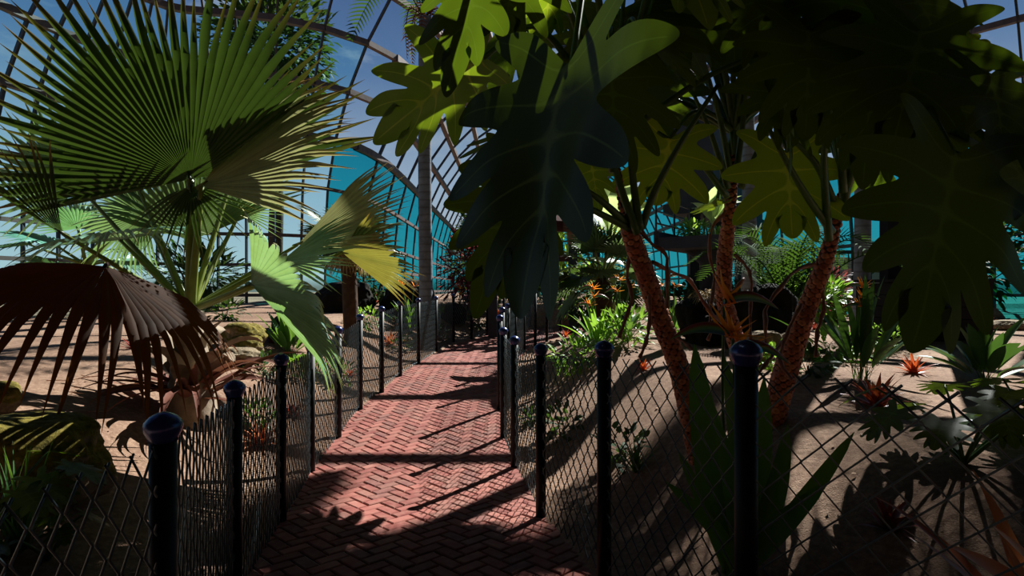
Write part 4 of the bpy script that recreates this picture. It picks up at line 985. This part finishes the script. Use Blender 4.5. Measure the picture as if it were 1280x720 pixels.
shrub(on_ground(6.75, 12.4), 'purplish shrub left of the black planter', .5, 1.0, 420, .22, .06, 407, 'shrub_red')
shrub(on_ground(-3.6, 15.0), 'added dark bush standing in for shadow behind the bird-of-paradise left of the grey trunk', .9, 1.1, 500, .24, .1, 408)  # bush put in where only the dark shadow under the plants lies
shrub(on_ground(1.7, 12.0), 'dark bush behind the grey-green fan palm', .9, 1.2, 550, .24, .1, 409)
shrub(on_ground(1.6, 16.5), 'lime-leaved tree by the pergola seen through the hanging leaves', .9, 4.6, 700, .34, .16, 410, 'shrub_lime', .72)
shrub(on_ground(-7.2, 13.2), 'silvery bush behind the big palm at far left', 1.0, 1.4, 500, .3, .1, 411, 'shrub')
shrub(on_ground(9.6, 12.6), 'dark bush at the far right behind the sunny sand', 1.4, 2.2, 900, .28, .12, 412)
shrub(on_ground(12.2, 12.2), 'dark bush against the glass at the right edge', 1.6, 3.0, 900, .3, .12, 413)
def banana(base, label, n, L, W, seed, h):
    t = thing('banana_plant', base, label, 'banana plant'); r = random.Random(seed); k = MB(); k.tube([base-V((0, 0, .1)), base+V((0, 0, h*.5)), base+V((0, 0, h))], [.1, .09, .06], 10); k.build('stem', M['petiole'], t, base)
    for i in range(n):
        m = MB(); az = i*2.39996+r.uniform(-.3, .3); strap(m, base+V((0, 0, h)), az, r.uniform(.85, 1.4), L*r.uniform(.8, 1.1), W, r.uniform(.8, 1.6), 12, r.random(), .25, 'paddle', r.uniform(-.3, .3), .18); m.build('leaf', M['banana'], t, base)
banana(on_ground(1.75, 10.2), 'pale banana plant glowing behind the first scaly trunk', 7, 1.5, .42, 61, 1.5)

# dry leaves strewn over the beds
m = MB(); r = random.Random(12)
for i in range(2600):
    if r.random() < .5: x, y = r.uniform(-5, -.9), r.uniform(1, 11)
    else: x, y = r.uniform(.2, 8), r.uniform(1.2, 12)
    d, s = edge_dist(x, y)
    if d < .03 and r.random() < .93: continue
    z = ground_z(x, y) if d > 0 else path_z(x, y); a = r.uniform(0, 6.28)
    leaflet(m, V((x, y, z+.006)), V((cos(a), sin(a), r.uniform(-.1, .25))), V((r.uniform(-.3, .3), r.uniform(-.3, .3), 1)), r.uniform(.015, .05), r.uniform(.006, .018), r.random())
tag(m.build('leaf_litter', M['leaf_litter']), 'dry leaf litter strewn over the soil of both beds', 'leaf litter', kind='stuff')

# ------------------------------------------------------------------ built things in the distance
def walkway():
    a = P(820, 297, 14.0); dr = V((.577, .817, 0)); sd = V((.817, -.577, 0)); zt = a.z
    t = thing('raised_walkway', V((a.x, a.y, ground_z(a.x, a.y))), 'raised walkway with thin railing behind the middle scaly trunk', 'walkway'); o = t.location
    b = a+dr*9
    m = MB(); m.bar(a+sd*.9-V((0, 0, .14)), b+sd*.9-V((0, 0, .14)), 1.8, .28); m.bar(a+V((0, 0, -.02)), b+V((0, 0, -.02)), .12, .34); m.build('deck', M['concrete'], t, o, False)
    for k in range(3):
        p = a+dr*(1.5+4.5*k)+sd*.9; m = MB(); m.lathe((p.x, p.y, ground_z(p.x, p.y)-.1), [(.3, 0), (.3, zt-ground_z(p.x, p.y)-.5), (.75, zt-ground_z(p.x, p.y)-.1)], 18); m.build('column', M['concrete'], t, o)
    for k in range(8):
        p = a+dr*1.28*k; m = MB(); m.bar(p, p+V((0, 0, 1.0)), .045, .045); m.build('railing_post', M['steel'], t, o, False)
    for h in (.35, .65, .98):
        m = MB(); m.bar(a+V((0, 0, h)), b+V((0, 0, h)), .04, .04); m.build('rail', M['steel'], t, o, False)
    for i, (s, n, lb) in enumerate([(1.2, 260, 'small bright plant on the raised walkway beside its railing'), (3.6, 300, 'leafy plant on the raised walkway right of the banana leaves'), (6.0, 300, 'farther leafy plant on the raised walkway')]):
        c = a+dr*s+sd*.5; m = MB(); leafy(m, c+V((0, 0, .24)), (.4, .4, .22), n, .16, .08, 500+i, .5, .3); stems(m, c, [c+V((.2*cos(j), .2*sin(j), .5)) for j in range(6)], .015, 5)
        tag(m.build('deck_plant', M['shrub_lime'], None, c), lb, 'plant')
    banana(a+dr*2.6+sd*.6, 'broad-leaved banana plant standing on the raised walkway', 9, 1.1, .42, 62, .5)
    # dark building over the walkway
    q = a+dr*1.0+sd*1.0; t = thing('building', V((q.x, q.y, ground_z(q.x, q.y)-.2)), 'dark concrete block rising behind the raised walkway', 'building'); o = t.location
    m = MB(); m.bar((5.1, 16.5, 5.25), (8.7, 21.6, 5.25), 1.3, 2.7); m.build('upper_wall', M['concrete'], t, o, False)
    m = MB(); m.bar((5.1, 16.5, 3.75), (8.7, 21.6, 3.75), 1.6, .3); m.build('floor_slab', M['concrete'], t, o, False)
    for k in range(3):
        p = V((5.3+1.55*k, 16.8+2.2*k, 3.6)); m = MB(); m.bar((p.x, p.y, ground_z(p.x, p.y)-.2), p, .3, .3); m.build('pillar', M['concrete'], t, o, False)
walkway()
def pergola():
    a = P(716, 290, 13.6); g = ground_z(a.x, a.y); t = thing('pergola', V((a.x, a.y, g)), 'dark pergola post with reddish beams beyond the far fence', 'pergola'); o = t.location
    L = V((-.93, -.36, 0)).normalized(); w = V((.36, -.93, 0))
    for p, h in ((a, a.z), (a+L*2, a.z), (a+V((.9, 2.4, 0)), a.z)):
        gz = ground_z(p.x, p.y); m = MB(); m.bar((p.x, p.y, gz-.1), (p.x, p.y, h-.3), .2, .2); po = m.build('post', M['blue_paint'], t, o, False)
        m = MB(); m.bar((p.x, p.y, h-.3), (p.x, p.y, h+.02), .24, .24); m.build('bracket', M['tan_paint'], po, o, False)
    m = MB(); m.bar(a-L*.5+V((0, 0, .12)), a+L*2.3+V((0, 0, .12)), .16, .24); m.build('beam', M['timber'], t, o, False)
    m = MB(); m.bar(a-V((.2, .5, -.12)), a+V((1.0, 2.8, .12)), .16, .24); m.build('beam', M['timber'], t, o, False)
    m = MB(); m.bar(a+V((0, 0, -.62)), a+L*2+V((0, 0, -.62)), .1, .16); m.build('rail', M['timber'], t, o, False)
    for k in range(4):
        p = a+L*(.3+.55*k)+V((.3, .9, .3)); m = MB(); m.bar(p-V((.5, 1.2, 0)), p+V((.5, 1.4, 0)), .07, .12); m.build('rafter', M['timber'], t, o, False)
pergola()
def planter():
    a = P(1150, 425, 8.0); z = ground_z(a.x, a.y); o = V((a.x, a.y, z)); t = thing('planter', o, 'low black timber planter box behind the right-hand flower clump', 'planter')
    W, D, H = .52, .5, .8
    for k in range(5):
        m = MB(); h = z-.06+H*(k+.5)/5
        for s in (-1, 1): m.box((a.x, a.y+s*D, h), (W, .02, H/10-.004)); m.box((a.x+s*W, a.y, h), (.02, D, H/10-.004))
        m.build('side_board', M['cabin'], t, o, False)
    for sx in (-1, 1):
        for sy in (-1, 1): m = MB(); m.box((a.x+sx*W, a.y+sy*D, z+H/2-.06), (.045, .045, H/2+.03)); m.build('corner_post', M['cabin'], t, o, False)
    m = MB()
    for s in (-1, 1): m.box((a.x, a.y+s*D, z+H-.03), (W+.06, .06, .02)); m.box((a.x+s*W, a.y, z+H-.03), (.06, D-.06, .02))
    m.build('rim', M['cabin'], t, o, False)
    m = MB(); m.box((a.x, a.y, z+H-.14), (W-.02, D-.02, .03)); m.build('soil_fill', M['soil'], t, o, False)
    p = P(1113, 420, 8.6); m = MB(); gz = ground_z(p.x, p.y); m.bar((p.x, p.y, gz-.1), (p.x, p.y, gz+1.9), .2, .2); m.bar((p.x-.05, p.y, gz+1.95), (p.x+1.6, p.y+.2, gz+1.95), .14, .12)
    tag(m.build('timber_post', M['cabin'], None, V((p.x, p.y, gz)), False), 'dark square timber post with a side arm beside the black planter', 'post')
    p = P(1100, 390, 16.5); gz = ground_z(p.x, p.y); o = V((p.x, p.y, gz)); t = thing('garden_wall', o, 'white wall with dark uprights glimpsed left of the black planter', 'wall')
    m = MB(); m.box((p.x, p.y, gz+.6), (1.6, .12, .75)); m.build('wall_body', M['white'], t, o, False)
    for k in range(7): m = MB(); m.box((p.x-1.35+.45*k, p.y-.25, gz+.7), (.04, .04, .85)); m.build('upright', M['steel'], t, o, False)
    m = MB(); m.box((p.x, p.y-.25, gz+1.5), (1.6, .05, .05)); m.build('top_rail', M['steel'], t, o, False)
planter()
# tree beyond the glass
b = V((-10.0, 24, 0)); t = thing('dense_tree', b, 'dark leafy tree outside the glass at the top left', 'tree'); m = MB()
leafy(m, b+V((0, 0, 11.6)), (2.6, 2.2, 3.0), 2200, .5, .22, 601, .3, .2); m.build('crown', M['shrub'], t, b)
k = MB(); k.tube([b+V((0, 0, -.6)), b+V((.2, 0, 5)), b+V((0, 0, 11))], [.35, .28, .15], 12); stems(k, b+V((0, 0, 8)), [b+V((1.5*cos(j), 1.5*sin(j), 11+j*.3)) for j in range(6)], .12, 3); k.build('trunk', M['bark'], t, b)
# ------------------------------------------------------------------ light, sky, camera
def world():
    w = bpy.data.worlds.new('sky'); bpy.context.scene.world = w; w.use_nodes = True; t = w.node_tree; t.nodes.clear()
    N = t.nodes.new; tc = N('ShaderNodeTexCoord'); sp = N('ShaderNodeSeparateXYZ'); t.links.new(tc.outputs['Generated'], sp.inputs[0])
    r = N('ShaderNodeValToRGB'); cr = r.color_ramp
    stops = [(0.0, rgb('9a9a90')), (.02, rgb('eef4f8')), (.16, rgb('c4d8ee')), (.34, rgb('6f92c0')), (.55, rgb('3f5f96')), (1, rgb('27406f'))]
    while len(cr.elements) < len(stops): cr.elements.new(.5)
    for e, (p, c) in zip(cr.elements, stops): e.position = p; e.color = (*c, 1)
    t.links.new(sp.outputs[2], r.inputs[0])
    mp = N('ShaderNodeMapping'); mp.inputs['Scale'].default_value = (1, 1, 2.6); t.links.new(tc.outputs['Generated'], mp.inputs[0])
    nz = N('ShaderNodeTexNoise'); nz.inputs['Scale'].default_value = 7; nz.inputs['Detail'].default_value = 7; nz.inputs['Roughness'].default_value = .6; t.links.new(mp.outputs[0], nz.inputs['Vector'])
    c2 = N('ShaderNodeValToRGB'); c2.color_ramp.elements[0].position = .56; c2.color_ramp.elements[1].position = .78
    c2.color_ramp.elements[1].color = (.75, .75, .75, 1); t.links.new(nz.outputs[0], c2.inputs[0])
    mx = N('ShaderNodeMix'); mx.data_type = 'RGBA'; t.links.new(c2.outputs[0], mx.inputs[0]); t.links.new(r.outputs[0], mx.inputs[6]); mx.inputs[7].default_value = (*rgb('c9d6e2'), 1)
    bg = N('ShaderNodeBackground'); bg.inputs[1].default_value = WORLD; t.links.new(mx.outputs[2], bg.inputs[0])
    o = N('ShaderNodeOutputWorld'); t.links.new(bg.outputs[0], o.inputs[0])
WORLD = .5; SUN = 10.0
world()
sd = bpy.data.lights.new('sun', 'SUN'); sd.energy = SUN; sd.angle = radians(.3); sd.color = (1, .95, .87)
so = bpy.data.objects.new('sun', sd); C.objects.link(so); so.location = (6, 9, 12)
so.rotation_euler = V((.68, 1.0, 1.05)).to_track_quat('Z', 'Y').to_euler()
cd = bpy.data.cameras.new('camera'); cd.sensor_width = 36; cd.lens = 36*FPX/1280; cd.clip_end = 400; cd.clip_start = .02
co = bpy.data.objects.new('camera', cd); C.objects.link(co); co.location = (0, 0, EYE); co.rotation_euler = (radians(90), 0, 0)
sc = bpy.context.scene; sc.camera = co
sc.view_settings.view_transform = 'Standard'; sc.view_settings.look = 'None'; sc.view_settings.gamma = 1
sc.view_settings.use_curve_mapping = False; sc.view_settings.exposure = .45
sc.cycles.transparent_max_bounces = 24; sc.cycles.max_bounces = 8; sc.cycles.use_denoising = True
